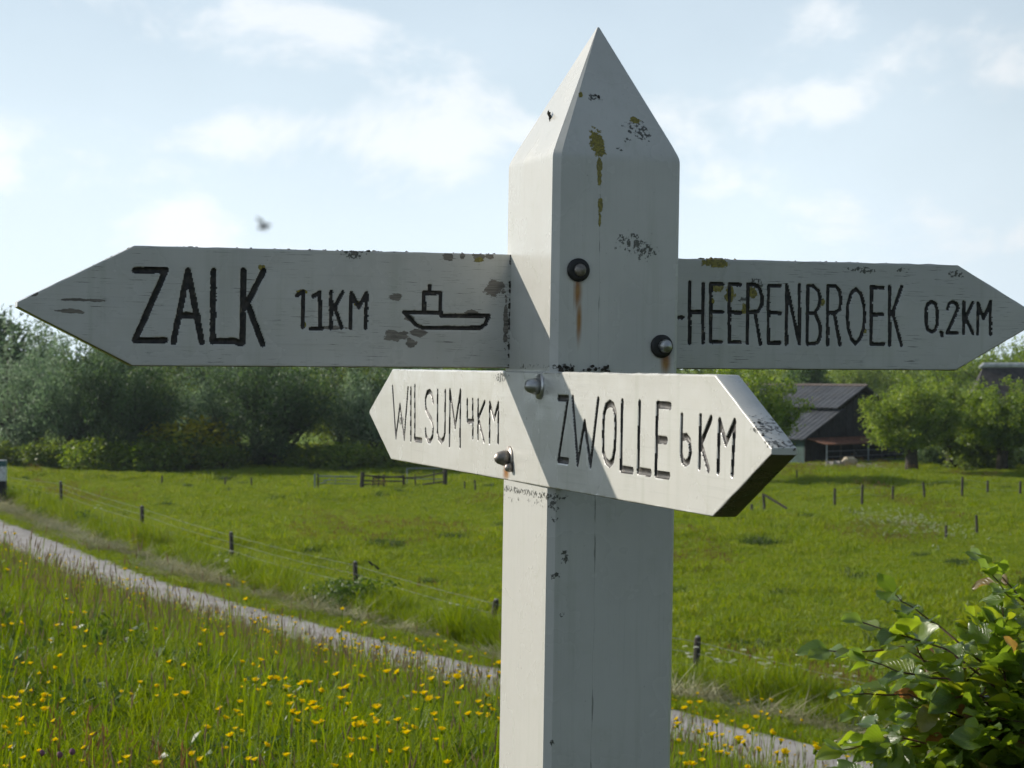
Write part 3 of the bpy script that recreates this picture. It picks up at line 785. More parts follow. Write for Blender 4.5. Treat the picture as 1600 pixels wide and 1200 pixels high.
    if dark_underside:  # mottled dark green-brown over faces that point down
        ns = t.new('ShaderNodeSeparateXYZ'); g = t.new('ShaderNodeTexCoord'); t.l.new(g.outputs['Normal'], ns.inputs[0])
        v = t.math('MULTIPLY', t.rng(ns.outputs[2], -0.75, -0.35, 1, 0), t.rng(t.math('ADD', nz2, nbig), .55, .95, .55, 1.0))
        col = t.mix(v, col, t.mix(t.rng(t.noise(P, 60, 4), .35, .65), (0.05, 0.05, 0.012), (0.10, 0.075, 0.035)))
    t.set(color=col, rough=t.rng(nbig, .3, .7, rough - .08, rough + .12), spec=0.6)
    t.bump(hgt, 0.24, 0.0011)
    return t.m


M_post = paint('post_paint', {'lichen': WEAR[('F', 'lichen')], 'dirt': WEAR[('F', 'dirt')], 'rust': WEAR[('F', 'rust')]}, (0, 2), crackz=(-0.0218, .19, .001, .2))
M_b1 = paint('long_board_paint', {'lichen': WEAR[('B1', 'lichen')], 'dirt': WEAR[('B1', 'dirt')], 'chip': WEAR[('B1', 'chip')], 'crackle': 1}, (0, 2), grain='x', dark_underside=True, tone=(0.55, 0.545, 0.51))
M_b2 = paint('short_board_paint', {'dirt': WEAR[('B2', 'dirt')], 'rust': [(.068, -.130, .020, .012)]}, (1, 2), grain='y', dark_underside=True)


def letter_mat():
    t = NT('letter_paint'); P = t.obj()
    n = t.noise(P, 130, 4, .6)
    c = t.mix(t.rng(n, .35, .7), (0.010, 0.010, 0.010), (0.045, 0.038, 0.032))
    c = t.mix(t.math('MULTIPLY', t.rng(t.noise(P, 70, 3), .62, .72), .8), c, (0.16, 0.14, 0.10))
    t.set(color=c, rough=.5, spec=.4); t.bump(t.noise(P, 500, 3), .4, .001)
    return t.m


M_letter = letter_mat()
M_steel = plain('galvanised_steel', (0.42, 0.42, 0.41), 0.36, 0.9, .25, 90)
M_steel2 = plain('weathered_steel', (0.30, 0.27, 0.24), 0.45, 0.8, .35, 120)
M_black = plain('black_washer', (0.016, 0.015, 0.014), 0.55, 0.0, .4, 90)
M_lichen = plain('crusty_lichen', (0.17, 0.13, 0.035), 0.95, 0, .5, 260, .6)
M_moss = plain('dark_crust', (0.05, 0.045, 0.035), 0.95, 0, .5, 200, .6)

fp = empty('fingerpost', SIGN_O - (F2W @ Vector((0, 0, BASE))), F2W.to_euler(), label='weathered white wooden fingerpost with two lettered direction boards beside the path', cat='signpost')


def build_post():
    hx, hy, c1, c2 = PW / 2, PD / 2, 0.0086, 0.0062
    base = [(-hx + c1, -hy), (hx - c1 * .5, -hy), (hx, -hy + c2 * .5), (hx, hy - c2), (hx - c1, hy), (-hx + c1, hy), (-hx, hy - c2), (-hx, -hy + c2)]
    rings = [(-BASE - .4, 1.0), (-1.0, 1), (-.5, 1), (-.15, 1), (0, 1), (.15, 1), (.245, 1.0), (.2485, .998), (.2518, .990), (.2555, .974), (.268, .905)]
    za, z0, k0 = .4176, .268, .905
    for u in (.25, .5, .75, .93, .985): rings.append((z0 + (za - z0) * u, k0 * (1 - u)))
    v = []; f = []
    for z, k in rings:
        cu = max(0, (z - .25) / (za - .25))
        ox, oy = .0042 * cu, -.0016 * cu
        for x, y in base: v.append((x * k + ox, y * k + oy, z + BASE))
    n = 8
    for i in range(len(rings) - 1):
        for k in range(n): f.append((i * n + k, i * n + (k + 1) % n, (i + 1) * n + (k + 1) % n, (i + 1) * n + k))
    f.append(tuple((len(rings) - 1) * n + k for k in range(n)))
    v = [(x, y, z - BASE) for x, y, z in v]
    o = mesh_obj('post', v, f, M_post, fp, loc=(0, 0, BASE), smooth=True)
    m = o.modifiers.new('edge', 'EDGE_SPLIT'); m.split_angle = R(24)
    return o


build_post()


def carve_board(name, mat, outline, thick, words, place, label, res=0.00125, sign=1, ragged=1.0):
    """a pointed plank: its face is a fine sheet into which the letter grooves are sunk; the groove
    linings become the lettering parts"""
    L0, Lc, Rc, R0, zb, zt = outline       # tips and shoulders along the board, lower and upper edge
    zm = (zb + zt) / 2
    tip = 0.0015
    e0, e1 = L0 + .003, R0 - .003
    nu = int((e1 - e0) / res); nv = int((zt - zb) / res)
    u = np.linspace(e0, e1, nu)
    for c in (Lc, Rc): u[np.argmin(abs(u - c))] = c
    hh = np.interp(u, [L0, Lc, Rc, R0], [tip, (zt - zb) / 2, (zt - zb) / 2, tip])
    bev = .0016
    vv = np.linspace(-1, 1, nv)
    U = np.repeat(u[:, None], nv, 1); Z = zm + np.outer(np.maximum(hh - bev, .0006), vv)
    D = np.full(U.shape, 9.0); W = np.zeros(U.shape, int) - 1; RR = np.ones(U.shape) * .003
    jit = (vnoise(U * 1000, Z * 1000, .45, 3) - .5) * .0013 + (vnoise(U * 1000, Z * 1000, .12, 4) - .5) * .0011
    for wi, (wname, r, strokes) in enumerate(words):
        r *= .001
        for st in strokes:
            q = np.array(st) * 1e-4
            for a, b in zip(q[:-1], q[1:]):
                lo = np.minimum(a, b) - .012; hi = np.maximum(a, b) + .012
                sel = (U > lo[0]) & (U < hi[0]) & (Z > lo[1]) & (Z < hi[1])
                if not sel.any(): continue
                pu = U[sel] - a[0]; pz = Z[sel] - a[1]; ab = b - a
                tt = np.clip((pu * ab[0] + pz * ab[1]) / (ab @ ab + 1e-12), 0, 1)
                dd = np.hypot(pu - tt * ab[0], pz - tt * ab[1]) / r
                cur = D[sel]; k = dd < cur
                cur[k] = dd[k]; D[sel] = cur
                w = W[sel]; w[k] = wi; W[sel] = w
                q_ = RR[sel]; q_[k] = r; RR[sel] = q_
    D = D + ragged * .5 * jit / RR
    depth = np.where(D < 1, np.sqrt(np.clip(1 - D * D, 0, 1)) * np.minimum(RR * .8, .0026), 0)
    depth = depth + (vnoise(U * 1000, Z * 1000, .05, 6) - .5) * .0004
    idx = np.arange(nu * nv).reshape(nu, nv)
    F = np.stack([idx[:-1, :-1], idx[1:, :-1], idx[1:, 1:], idx[:-1, 1:]], -1).reshape(-1, 4)
    if sign < 0: F = F[:, ::-1]
    fd = (D[:-1, :-1] + D[1:, :-1] + D[1:, 1:] + D[:-1, 1:]) / 4
    fw = np.where(fd < 1, np.where(W[:-1, :-1] >= 0, W[:-1, :-1], 0), -1).reshape(-1)
    V = place(U.ravel(), depth.ravel(), Z.ravel())
    # rim: bevel and side walls down to the back
    loop = np.concatenate([idx[:, 0], idx[-1, 1:], idx[::-1, -1][1:], idx[0, ::-1][1:-1]])
    lu = U.ravel()[loop]; lz = Z.ravel()[loop]
    cu = np.clip(lu, Lc, Rc); ang_n = np.stack([np.where(lu < Lc, -.46, np.where(lu > Rc, .46, 0)), np.sign(lz - zm) * np.where((lu < Lc) | (lu > Rc), .89, 1)], -1)
    rimj = (vnoise(lu * 1000, lz * 1000, .06, 9) - .5) * .0012
    rings = []
    for off, dp in ((.0009, .0003), (.0016, .0011), (.0018, .002), (.0018, thick - .002), (.0012, thick - .0005), (0, thick)):
        rings.append(place(lu + ang_n[:, 0] * off, np.full(len(lu), dp) + (rimj if dp < .003 else 0), lz + ang_n[:, 1] * (off + (rimj if dp < .01 else 0))))
    nl = len(loop); n0 = len(V)
    allV = np.concatenate([V] + rings)
    FR = []
    prev = loop
    for k in range(len(rings)):
        cur = n0 + k * nl + np.arange(nl)
        FR.append(np.stack([prev, cur, np.roll(cur, -1), np.roll(prev, -1)], -1)); prev = cur
    FR = np.concatenate(FR)
    if sign < 0: FR = FR[:, ::-1]
    faces = F[fw < 0].tolist() + FR.tolist() + [prev.tolist()]
    o = mesh_obj(name, allV, faces, mat, fp, loc=(0, 0, BASE), smooth=True, label=label)
    for wi, (wname, r, strokes) in enumerate(words):
        ff = F[fw == wi]
        if not len(ff): continue
        used, inv = np.unique(ff, return_inverse=True)
        mesh_obj(wname, V[used], inv.reshape(ff.shape), M_letter, o, smooth=True)
    return o


def board_words(b):
    out = {}
    for (bb, wname, r, st) in STROKES:
        if bb != b: continue
        key = wname + ('_r' if st[0][0][0] > 0 else '_l') if b == 'B1' else wname
        key = key.replace('name2', 'name')
        out.setdefault(key, [r, []])[1].extend(st)
    nm = lambda k: 'place_name' if k.startswith('place') else ('distance' if k.startswith('dist') else 'ferry_symbol')
    return [(nm(k), v[0], v[1]) for k, v in out.items()]


B1Y, B1YAW, B1R = .06734, -.00192, .01008
board1 = carve_board('direction_board', M_b1, (-.67855, -.5431, .54671, .67695, 0.0, .1402), .030, board_words('B1'),
    lambda u, d, z: np.stack([u * math.cos(B1YAW), B1Y + u * math.sin(B1YAW) + d, z + u * B1R], -1),
    'long shaded board, ZALK to the left and HEERENBROEK to the right, paint cracked and peeling', sign=1)
B2X, B2YAW, B2R = -PW / 2 - .0025, .01784, -.00164
board2 = carve_board('direction_board', M_b2, (-.71588, -.58256, .64071, .78146, -.13942, -.00481), .0255, board_words('B2'),
    lambda u, d, z: np.stack([B2X + u * math.sin(B2YAW) + d, u * math.cos(B2YAW), z + u * B2R], -1),
    'sunlit lower board with carved WILSUM and ZWOLLE', sign=-1, ragged=.15, res=.0009)


def bolts():
    nut = [(.0085, 0), (.0095, .0015), (.0095, .007), (.0088, .0085), (.0072, .0135), (.0045, .0165), (.0001, .0178)]
    for x, z, gl in ((-.0486, .1153, 0), (.0585, .0279, 1)):
        o = Vector((x, -PD / 2, z))
        w = MB().lathe([(.0001, -.002), (.0125, -.002), (.0138, .0005), (.0138, .003), (.0105, .0045), (.0104, -.004), (.0001, -.004)][0:4] + [(.0095, .0040), (.0001, .0035)], o, (0, -1, 0), 28)
        b = w.build('bolt_washer', M_black, fp, smooth=True, loc=(0, 0, BASE))
        n = MB().lathe([(.0078, .002), (.0082, .004), (.0082, .007), (.0066, .0105), (.004, .0125), (.0001, .0132)] if gl else [(.0072, .002), (.0076, .004), (.0070, .006), (.0045, .0078), (.0001, .0084)], o + Vector((.0032 if gl else .0015, 0, 0)), (0, -1, 0), 20)
        n.build('bolt_head', M_steel if gl else M_steel2, b, smooth=True)
    for y, z in ((-.0599, -.0222), (.0553, -.1119)):
        ox = B2X + y * math.sin(B2YAW)
        o = Vector((ox, y, z + y * B2R))
        w = MB().lathe([(.0001, -.001), (.0148, -.001), (.0152, .0006), (.0148, .0022), (.0001, .0024)], o, (-1, .0, .05), 26)
        b = w.build('bolt_washer', M_steel if y < 0 else M_steel2, fp, smooth=True, loc=(0, 0, BASE))
        n = MB().lathe(nut, o + Vector((-.002, 0, 0)), (-1, 0.02, .03), 6 if False else 18)
        n.build('cap_nut', M_steel if y < 0 else M_steel2, b, smooth=True)
        if y > 0:
            MB().lathe([(.0001, 0), (.0052, 0), (.0058, .004), (.004, .008), (.0001, .009)], o + Vector((-.001, -.012, -.011)), (-1, 0, 0), 12).build('small_screw', M_steel2, b, smooth=True)


bolts()


def crust(name, mat, parent, pts, seed):
    """small crusty growth sitting on the wood: a handful of flattened lumps, one mesh"""
    r = random.Random(seed); bm = bmesh.new()
    for (x, y, z, s, flat) in pts:
        m = Matrix.Translation((x, y, z)) @ Matrix.Diagonal((s * r.uniform(.7, 1.5), s * r.uniform(.6, 1.0), s * flat, 1))
        bmesh.ops.create_icosphere(bm, subdivisions=1, radius=1, matrix=m)
    for v in bm.verts: v.co += Vector((r.gauss(0, .0005), r.gauss(0, .0005), r.gauss(0, .0005)))
    me = bpy.data.meshes.new(name); bm.to_mesh(me); bm.free(); me.materials.append(mat)
    return link(name, me, parent, kind='stuff')


def crusts():
    r = random.Random(3)
    top = lambda u: .1402 + u * B1R
    crust('lichen_crust', M_lichen, board1, [(u, B1Y + r.uniform(.001, .010), top(u) + .0003, r.uniform(.0015, .0034), .55) for u in [r.uniform(.175, .225) for _ in range(26)]], 1)
    crust('dirt_crust', M_moss, board1, [(u, B1Y + r.uniform(.001, .014), top(u) + .0002, r.uniform(.0010, .0022), .5) for u in [r.uniform(-.5, -.1) for _ in range(46)] + [r.uniform(.3, .45) for _ in range(14)] + [-.478, -.4785, -.477]], 2)
    pts = []
    for _ in range(30):
        w = r.betavariate(2, 2.5); u = -.5431 - (.67 - .5431) * w; z = .1402 - .068 * w + u * B1R
        pts.append((u, B1Y + r.uniform(.002, .02), z, r.uniform(.001, .0026), .6))
    crust('lichen_crust', M_lichen, board1, pts, 4)
    pts = []
    for _ in range(75):
        w = r.uniform(.45, .99) ** .8; y = -.58256 - (.7159 - .58256) * w; z = -.00481 - .0673 * w
        q = r.betavariate(1.2, 2.0) * .022
        pts.append((B2X + y * math.sin(B2YAW) + .002 + q, y, z + y * B2R, r.uniform(.0010, .0028), .5))
    crust('dirt_crust', M_moss, board2, pts, 5)
    c = crust('paint_blister', M_moss, fp, [(-.0560 + q * .12, q, .304 + w, s_ * .0011, 1.2) for q, w, s_ in ((0, 0, 2.6), (.003, .004, 2.0), (-.003, -.006, 1.8), (-.004, -.010, 1.2), (.007, .003, 1.1), (.008, .007, .9))], 31); c.location = (0, 0, BASE)
    c = crust('paint_blister', M_moss, fp, [(-.012 + q, -.0505 - w * .5, .324 + w, s_ * .0011, 1.0) for q, w, s_ in ((0, 0, 2.4), (.004, -.003, 2.2), (.007, -.004, 1.6), (-.005, .002, 1.2))], 32); c.location = (0, 0, BASE)
    for k in range(2):
        s_ = -1 if k == 0 else 1
        pts = [(s_ * (PW / 2 + .0006), B1Y - r.uniform(-.0012, .0010), r.betavariate(.8, .8) * .138, r.uniform(.0007, .0019), 1.5) for _ in range(34 - 14 * k)]
        c = crust('joint_grime', M_moss, fp, pts, 20 + k); c.location = (0, 0, BASE)
    pts = [(-.005 + r.uniform(-.07, .0), -PD / 2 - r.uniform(0, .004), r.uniform(-.003, .003), r.uniform(.001, .003), .8) for _ in range(30)]
    c = crust('dirt_crust', M_moss, fp, pts, 6); c.location = (0, 0, BASE)


crusts()

# ------------------------------------------------------------------ fences
M_wood = plain('weathered_fence_wood', (0.060, 0.052, 0.042), 0.9, 0, .4, 14, .4)
M_woodtop = plain('bleached_post_top', (0.30, 0.29, 0.27), 0.9, 0, .3, 30)
M_wire = plain('galvanised_wire', (0.28, 0.29, 0.28), 0.45, 0.7, .15, 5)
M_galv = plain('galvanised_gate', (0.24, 0.28, 0.31), 0.45, 0.5, .15, 5)


def post_mesh(name, h, r, parent, loc, lean=(0, 0), top=True, square=False):
    rr = random.Random(hash((round(loc[0], 2), round(loc[1], 2))) & 0xffff)
    mb = MB()
    n = 4 if square else 8
    mb.tube([(0, 0, -.35), (rr.gauss(0, .006), 0, h * .4), (lean[0] * h, lean[1] * h, h - .02), (lean[0] * h, lean[1] * h, h)], [r * 1.05, r, r * .96, r * .8], n)
    o = mb.build('post', M_wood, parent, loc=loc)
    if top:
        MB().tube([(lean[0] * h, lean[1] * h, h + .001), (lean[0] * h, lean[1] * h, h + .03)], [r * .78, r * .5], n).build('post_top', M_woodtop, o)
    return o


def path_fence():
    cols = [(-70, 741), (-18, 738), (95, 752), (222, 790), (361, 831), (555, 877), (775, 936), (1090, 994), (1500, 1090), (1900, 1190)]
    pts = []
    for px, py in cols:
        q = at_z(px, py, -3.42)
        pts.append(q)
    f = empty('wire_fence', (pts[4].x, pts[4].y, gzf(pts[4].x, pts[4].y)), label='long wire fence on dark wooden posts running beside the path', cat='fence')
    o = f.location
    for i, q in enumerate(pts):
        g = gzf(q.x, q.y)
        lean = (0.09, 0) if cols[i][0] == 775 else (random.gauss(0, .02), 0)
        post_mesh('post', q.z - g - .02, .066 if i > 3 else .075, f, (q.x - lean[0] - o.x, q.y - o.y, g - o.z), lean)
    for k, dz in enumerate((.10, .32, .56, .82)):
        line = []
        for a, b in zip(pts[:-1], pts[1:]):
            for j in range(6):
                t = j / 6; p = a.lerp(b, t)
                line.append((p.x - o.x, p.y - o.y - .07, p.z - dz - .12 * math.sin(math.pi * t) * (.5 + .25 * k) * .5 - o.z))
        MB().tube(line, .0042, 4, False).build('wire', M_wire, f)
    # torn dark scraps snagged on the upper wire
    for (px, py, lab) in ((579, 880, 'small dark strip snagged on the fence wire, the upper of two'), (588, 886, 'small dark crumpled scrap hanging from the fence wire, the lower of two')):
        q = at(px, py, pts[5].y - 1.5)
        rr = random.Random(px); mb = MB()
        mb.tube([q + Vector((-.06, 0, .06)) - q, Vector((.0, .02, .0)), Vector((.05, 0, -.05)), Vector((.09, .01, -.03))], [.012, .035, .03, .01], 5)
        mb.build('snagged_scrap', M_black, loc=q, label=lab, cat='scrap')


path_fence()


def field_fences():
    def far_fence(label, posts, z=-5.4, r=.07, strut=None, wires=True):
        pts = []
        for px, pt, pb in posts:
            b = at_z(px, pb + 6, z + .02); d = b.y
            t = at(px, pt, d)
            pts.append((b, t))
        b0 = pts[0][0]
        f = empty('field_fence', (b0.x, b0.y, gzf(b0.x, b0.y)), label=label, cat='fence')
        o = f.location
        for b, t in pts:
            g = gzf(b.x, b.y)
            post_mesh('post', max(.5, t.z - g), r, f, (b.x - o.x, b.y - o.y, g - o.z), (random.gauss(0, .03), 0), top=False)
        if wires and len(pts) > 1:
            for k in (.12, .5):
                MB().tube([(t.x - o.x, t.y - o.y - .07, t.z - k - o.z) for b, t in pts], .006, 4, False).build('wire', M_wire, f)
        if strut:
            (x0, y0), (x1, y1) = strut
            d = pts[0][0].y - .2
            a, c = at(x0, y0, d), at(x1, y1, d - .8)
            MB().tube([a - o, c - o], .06, 6).build('strut', M_wood, f)
        return f
    far_fence('row of thin dark posts in the pasture in front of the barn', [(1304, 763, 786), (1347, 757, 781), (1395, 760, 777), (1444, 753, 775), (1503, 745, 776), (1543, 751, 769), (1594, 752, 770), (1650, 750, 770)])
    far_fence('braced corner post with a slanting strut below the ZWOLLE arrow', [(1194, 771, 803), (1175, 792, 806)], strut=((1194, 773), (1229, 794)))
    far_fence('lone short post in the pasture right of the pale weed patch', [(1526, 805, 827)], r=.06)
    far_fence('lone short post at the edge of the pale weed patch', [(1478, 821, 839)], r=.06)
    far_fence('lone thin post at the edge of the tree shadow', [(1245, 734, 745)], r=.05)
    far_fence('short far posts in the field under the left trees', [(253, 743, 748), (393, 746, 750), (352, 746, 750)], r=.055, wires=False)
    far_fence('two short posts right of the wooden pen', [(726, 752, 764), (742, 750, 766)], r=.05, wires=False)
    # galvanised gate, then a rough timber pen
    d = at_z(600, 764, -5.35).y
    G = lambda px, py: at(px, py, d)
    zg = -5.35
    g0 = G(494, 758)
    g = empty('field_gate', (g0.x, g0.y, gzf(g0.x, g0.y)), label='low galvanised tube gate standing in the meadow beside the timber pen', cat='gate')
    o = g.location
    for px in (492, 497):
        p = G(px, 740); MB().tube([(p.x - o.x, p.y - o.y, -.2), (p.x - o.x, p.y - o.y, p.z - o.z)], .055, 6).build('gate_post', M_wood if px == 497 else M_galv, g)
    for y0, y1, r in ((744, 745, .045), (750, 751, .025), (755, 756, .025)):
        a, b = G(498, y0), G(558, y1); MB().tube([a - o, b - o], r, 6).build('bar', M_galv, g)
    for px in (524,):
        a, b = G(px, 744), G(px, 757); MB().tube([a - o, b - o], .03, 6).build('upright', M_galv, g)
    a, b = G(500, 756), G(516, 748); MB().tube([a - o, b - o], .03, 6).build('brace', M_galv, g)
    p0 = G(565, 758)
    f = empty('timber_pen', (p0.x, p0.y, gzf(p0.x, p0.y)), label='rough dark timber rail fence with thick end posts in the middle of the meadow', cat='fence')
    o = f.location
    for px, pt, r in ((565, 738, .13), (583, 743, .05), (591, 741, .05), (600, 741, .07), (631, 742, .09), (649, 741, .05), (678, 736, .05), (695, 732, .14)):
        t = G(px, pt); gg = gzf(t.x, t.y)
        MB().tube([(t.x - o.x, t.y - o.y, gg - .2 - o.z), (t.x - o.x + random.gauss(0, .03), t.y - o.y, t.z - o.z)], [r, r * .9], 7).build('post', M_wood, f)
    for (xa, ya), (xb, yb) in (((565, 743), (632, 746)), ((568, 751), (632, 752)), ((632, 747), (660, 745)), ((655, 746), (695, 738)), ((660, 757), (695, 752)), ((585, 747), (631, 744)), ((566, 757), (600, 756))):
        a, b = G(xa, ya), G(xb, yb); a.y -= .12; b.y -= .12
        MB().tube([a - o, b - o], .05, 5).build('rail', M_wood, f)
    for (xa, ya), (xb, yb) in (((635, 733), (690, 733)), ((636, 749), (690, 750)), ((635, 733), (635, 756))):
        a, b = G(xa, ya), G(xb, yb); a.y += .8; b.y += .8
        MB().tube([a - o, b - o], .03, 5).build('metal_hurdle_bar', M_galv, f)


field_fences()


def marker_post():
    q = at_z(3.5, 784, -3.98)
    z = gzf(q.x, q.y)
    m = empty('marker_post', (q.x, q.y, z), label='thick black and white marker post at the far left beside the path', cat='marker post')
    k = q.y / FOC
    H = (784 - 713) * k
    MB().box((0, 0, H * .24), (.165, .165, H * .30)).build('black_base', plain('black_tar_paint', (.012, .012, .013), .6), m, bevel=.02)
    MB().box((0, 0, H * .70), (.163, .163, H * .16)).build('white_band', plain('white_band_paint', (.62, .64, .66), .5), m, bevel=.012)
    MB().box((0, 0, H * .925), (.166, .166, H * .065)).build('teal_cap', plain('teal_paint', (.05, .13, .14), .5), m, bevel=.015)
    MB().box((0, 0, H * .995), (.17, .17, H * .008)).build('cap_edge', plain('cap_edge_paint', (.5, .52, .52), .5), m)


marker_post()

# ------------------------------------------------------------------ trees
M_bark = plain('dark_bark', (0.055, 0.045, 0.035), .95, 0, .4, 6, .6)
M_back = leaf_mat('shaded_wood_leaves', [(0.03, 0.06, 0.022), (0.05, 0.09, 0.03), (0.075, 0.12, 0.04)], trans=.35, rough=.55, objrand=.25)
M_wil = leaf_mat('grey_willow_leaves', [(0.085, 0.15, 0.075), (0.13, 0.205, 0.11), (0.19, 0.265, 0.16), (0.27, 0.33, 0.24)], trans=.45, rough=.5, spec=.35, objrand=.25)
M_dkl = leaf_mat('dark_tree_leaves', [(0.05, 0.095, 0.038), (0.08, 0.135, 0.052), (0.11, 0.17, 0.07)], trans=.4, rough=.5, objrand=.25)
M_lime = leaf_mat('fresh_willow_leaves', [(0.095, 0.165, 0.025), (0.145, 0.225, 0.035), (0.20, 0.28, 0.05), (0.27, 0.33, 0.09)], trans=.5, rough=.45, spec=.4, objrand=.2)
M_midl = leaf_mat('mid_tree_leaves', [(0.09, 0.15, 0.03), (0.14, 0.20, 0.04), (0.19, 0.25, 0.06)], trans=.45, rough=.5, objrand=.25)
M_yelb = leaf_mat('yellow_blossom', [(0.20, 0.24, 0.02), (0.45, 0.42, 0.02), (0.14, 0.19, 0.03)], trans=.3, rough=.6)


def leaf_cards(C, n_per, spread, L, W, r, droop=0.0):
    """leaf faces scattered round centres C (k,3)"""
    k = len(C); n = k * n_per
    c = np.repeat(C, n_per, 0) + r.normal(0, 1, (n, 3)) * spread
    d = r.normal(0, 1, (n, 3)); d[:, 2] = d[:, 2] * .7 - droop; d /= np.linalg.norm(d, axis=1)[:, None]
    e = np.cross(d, r.normal(0, 1, (n, 3))); e /= np.linalg.norm(e, axis=1)[:, None]
    l = (L * r.uniform(.6, 1.3, n))[:, None]; w = (W * r.uniform(.6, 1.3, n))[:, None]
    V = np.stack([c - d * l * .5, c + e * w * .5 + d * l * .08, c + d * l * .5, c - e * w * .5 + d * l * .08], 1).reshape(-1, 3)
    return V, np.arange(n * 4).reshape(-1, 4)


def tree_meshes(name, seed, kind):
    """returns (trunk mesh, crown mesh, unit height about 1 m scaled later): real metres here"""
    r = np.random.default_rng(seed); rr = random.Random(seed)
    mb = MB(); C = []
    if kind == 'pollard':          # short thick trunk, fist, ball of shoots
        H, th = 6.4, 1.9
        mb.tube([(0, 0, -.3), (.03, 0, .6), (-.05, .03, 1.3), (0, 0, th), (.02, 0, th + .35)], [.5, .40, .38, .5, .35], 10)
        for i in range(64):
            a = rr.uniform(0, 6.283); el = math.asin(min(.999, rr.uniform(-.25, 1.0))); L = rr.uniform(2.2, 3.6) * (1 + .28 * math.sin(el)) * (0.85 if el < 0 else 1)
            dv = Vector((math.cos(a) * math.cos(el), math.sin(a) * math.cos(el), math.sin(el)))
            p = Vector((0, 0, th + .2)); pts = [p.copy()]
            for k in range(5):
                dv = (dv + Vector((rr.gauss(0, .12), rr.gauss(0, .12), .10))).normalized(); p = p + dv * L / 5; pts.append(p.copy())
                if k >= 1:
                    for _ in range(3 + k): C.append(p + Vector((rr.gauss(0, .22), rr.gauss(0, .22), rr.gauss(0, .2))))
            mb.tube(pts, [.07, .05, .04, .03, .02, .008], 4, False)
        V, F = leaf_cards(np.array([tuple(c) for c in C]), 19, .17, .23, .10, r)
    elif kind == 'willow':         # taller, upright plumes reaching low
        H, th = 9.5, 2.2
        mb.tube([(0, 0, -.3), (.05, 0, .8), (-.08, .05, 1.6), (0, 0, th + .3)], [.55, .42, .38, .42], 10)
        for i in range(34):
            a = rr.uniform(0, 6.283); el = math.asin(min(.999, rr.betavariate(1.3, 1.2))); L = rr.uniform(4.2, 6.8) * (.62 + .42 * math.sin(el))
            dv = Vector((math.cos(a) * math.cos(el), math.sin(a) * math.cos(el), math.sin(el)))
            p = Vector((0, 0, th * rr.uniform(.3, 1.1))); pts = [p.copy()]
            for k in range(6):
                dv = (dv + Vector((rr.gauss(0, .10), rr.gauss(0, .10), .07))).normalized(); p = p + dv * L / 6; pts.append(p.copy())
                if k >= 1:
                    for _ in range(5 + k): C.append(p + Vector((rr.gauss(0, .32), rr.gauss(0, .32), rr.gauss(0, .36))))
            mb.tube(pts, [.11, .08, .06, .045, .03, .02, .01], 4, False)
        V, F = leaf_cards(np.array([tuple(c) for c in C]), 11, .26, .30, .085, r, droop=.5)
    elif kind == 'loose':          # open spring tree, sky showing through
        H, th = 11.0, 3.2
        mb.tube([(0, 0, -.3), (.1, 0, 1.5), (0, .05, th), (.1, 0, th + 2)], [.42, .34, .28, .2], 9)
        for i in range(30):
            a = rr.uniform(0, 6.283); el = rr.uniform(.2, 1.35); L = rr.uniform(3.0, 6.2)
            dv = Vector((math.cos(a) * math.cos(el), math.sin(a) * math.cos(el), math.sin(el)))
            p = Vector((0, 0, th + rr.uniform(-.6, 1.6))); pts = [p.copy()]
            for k in range(6):
                dv = (dv + Vector((rr.gauss(0, .2), rr.gauss(0, .2), rr.gauss(.04, .1)))).normalized(); p = p + dv * L / 6; pts.append(p.copy())
                if k >= 2:
                    for _ in range(3): C.append(p + Vector((rr.gauss(0, .4), rr.gauss(0, .4), rr.gauss(0, .35))))
            mb.tube(pts, [.13, .1, .07, .05, .03, .02, .01], 4, False)
        V, F = leaf_cards(np.array([tuple(c) for c in C]), 13, .28, .28, .16, r)
    elif kind == 'dense':          # full round broadleaf in lobes
        H, th = 11.0, 2.5
        mb.tube([(0, 0, -.3), (.08, 0, 1.2), (0, .05, th), (.1, 0, 6.0)], [.5, .4, .34, .18], 9)
        lob = [(Vector((rr.gauss(0, 1.5), rr.gauss(0, 1.5), rr.uniform(3.2, 9.0))), rr.uniform(1.2, 2.1)) for _ in range(15)]
        for c, s in lob:
            mb.tube([(0, 0, min(c.z, 5.5) - 1), c * .6 + Vector((0, 0, c.z * .3)), c], [.14, .08, .03], 4, False)
            for _ in range(34):
                d = Vector((rr.gauss(0, 1), rr.gauss(0, 1), rr.gauss(0, 1))).normalized() * s * rr.uniform(.55, 1.08)
                C.append(c + d)
        V, F = leaf_cards(np.array([tuple(c) for c in C]), 22, .26, .30, .20, r)
    else:                          # shrub
        H = 2.6
        for i in range(9):
            a = rr.uniform(0, 6.283); mb.tube([(0, 0, -.2), (math.cos(a) * .4, math.sin(a) * .4, .9), (math.cos(a) * .9, math.sin(a) * .9, 1.9)], [.06, .04, .01], 4, False)
        for _ in range(150):
            a = rr.uniform(0, 6.283); q = 1.6 * math.sqrt(rr.random()); C.append(Vector((q * math.cos(a), q * math.sin(a), rr.uniform(.1, 2.4) * (1 - .35 * (q / 1.6) ** 2))))
        V, F = leaf_cards(np.array([tuple(c) for c in C]), 18, .2, .24, .14, r)
    tm = bpy.data.meshes.new(name + '_trunk'); tm.from_pydata(mb.v, [], mb.f); tm.materials.append(M_bark)
    tm.polygons.foreach_set('use_smooth', [True] * len(tm.polygons))
    cm = bpy.data.meshes.new(name + '_crown'); cm.from_pydata(V.tolist(), [], F.tolist())
    return tm, cm, float(np.percentile(V[:, 2], 99))


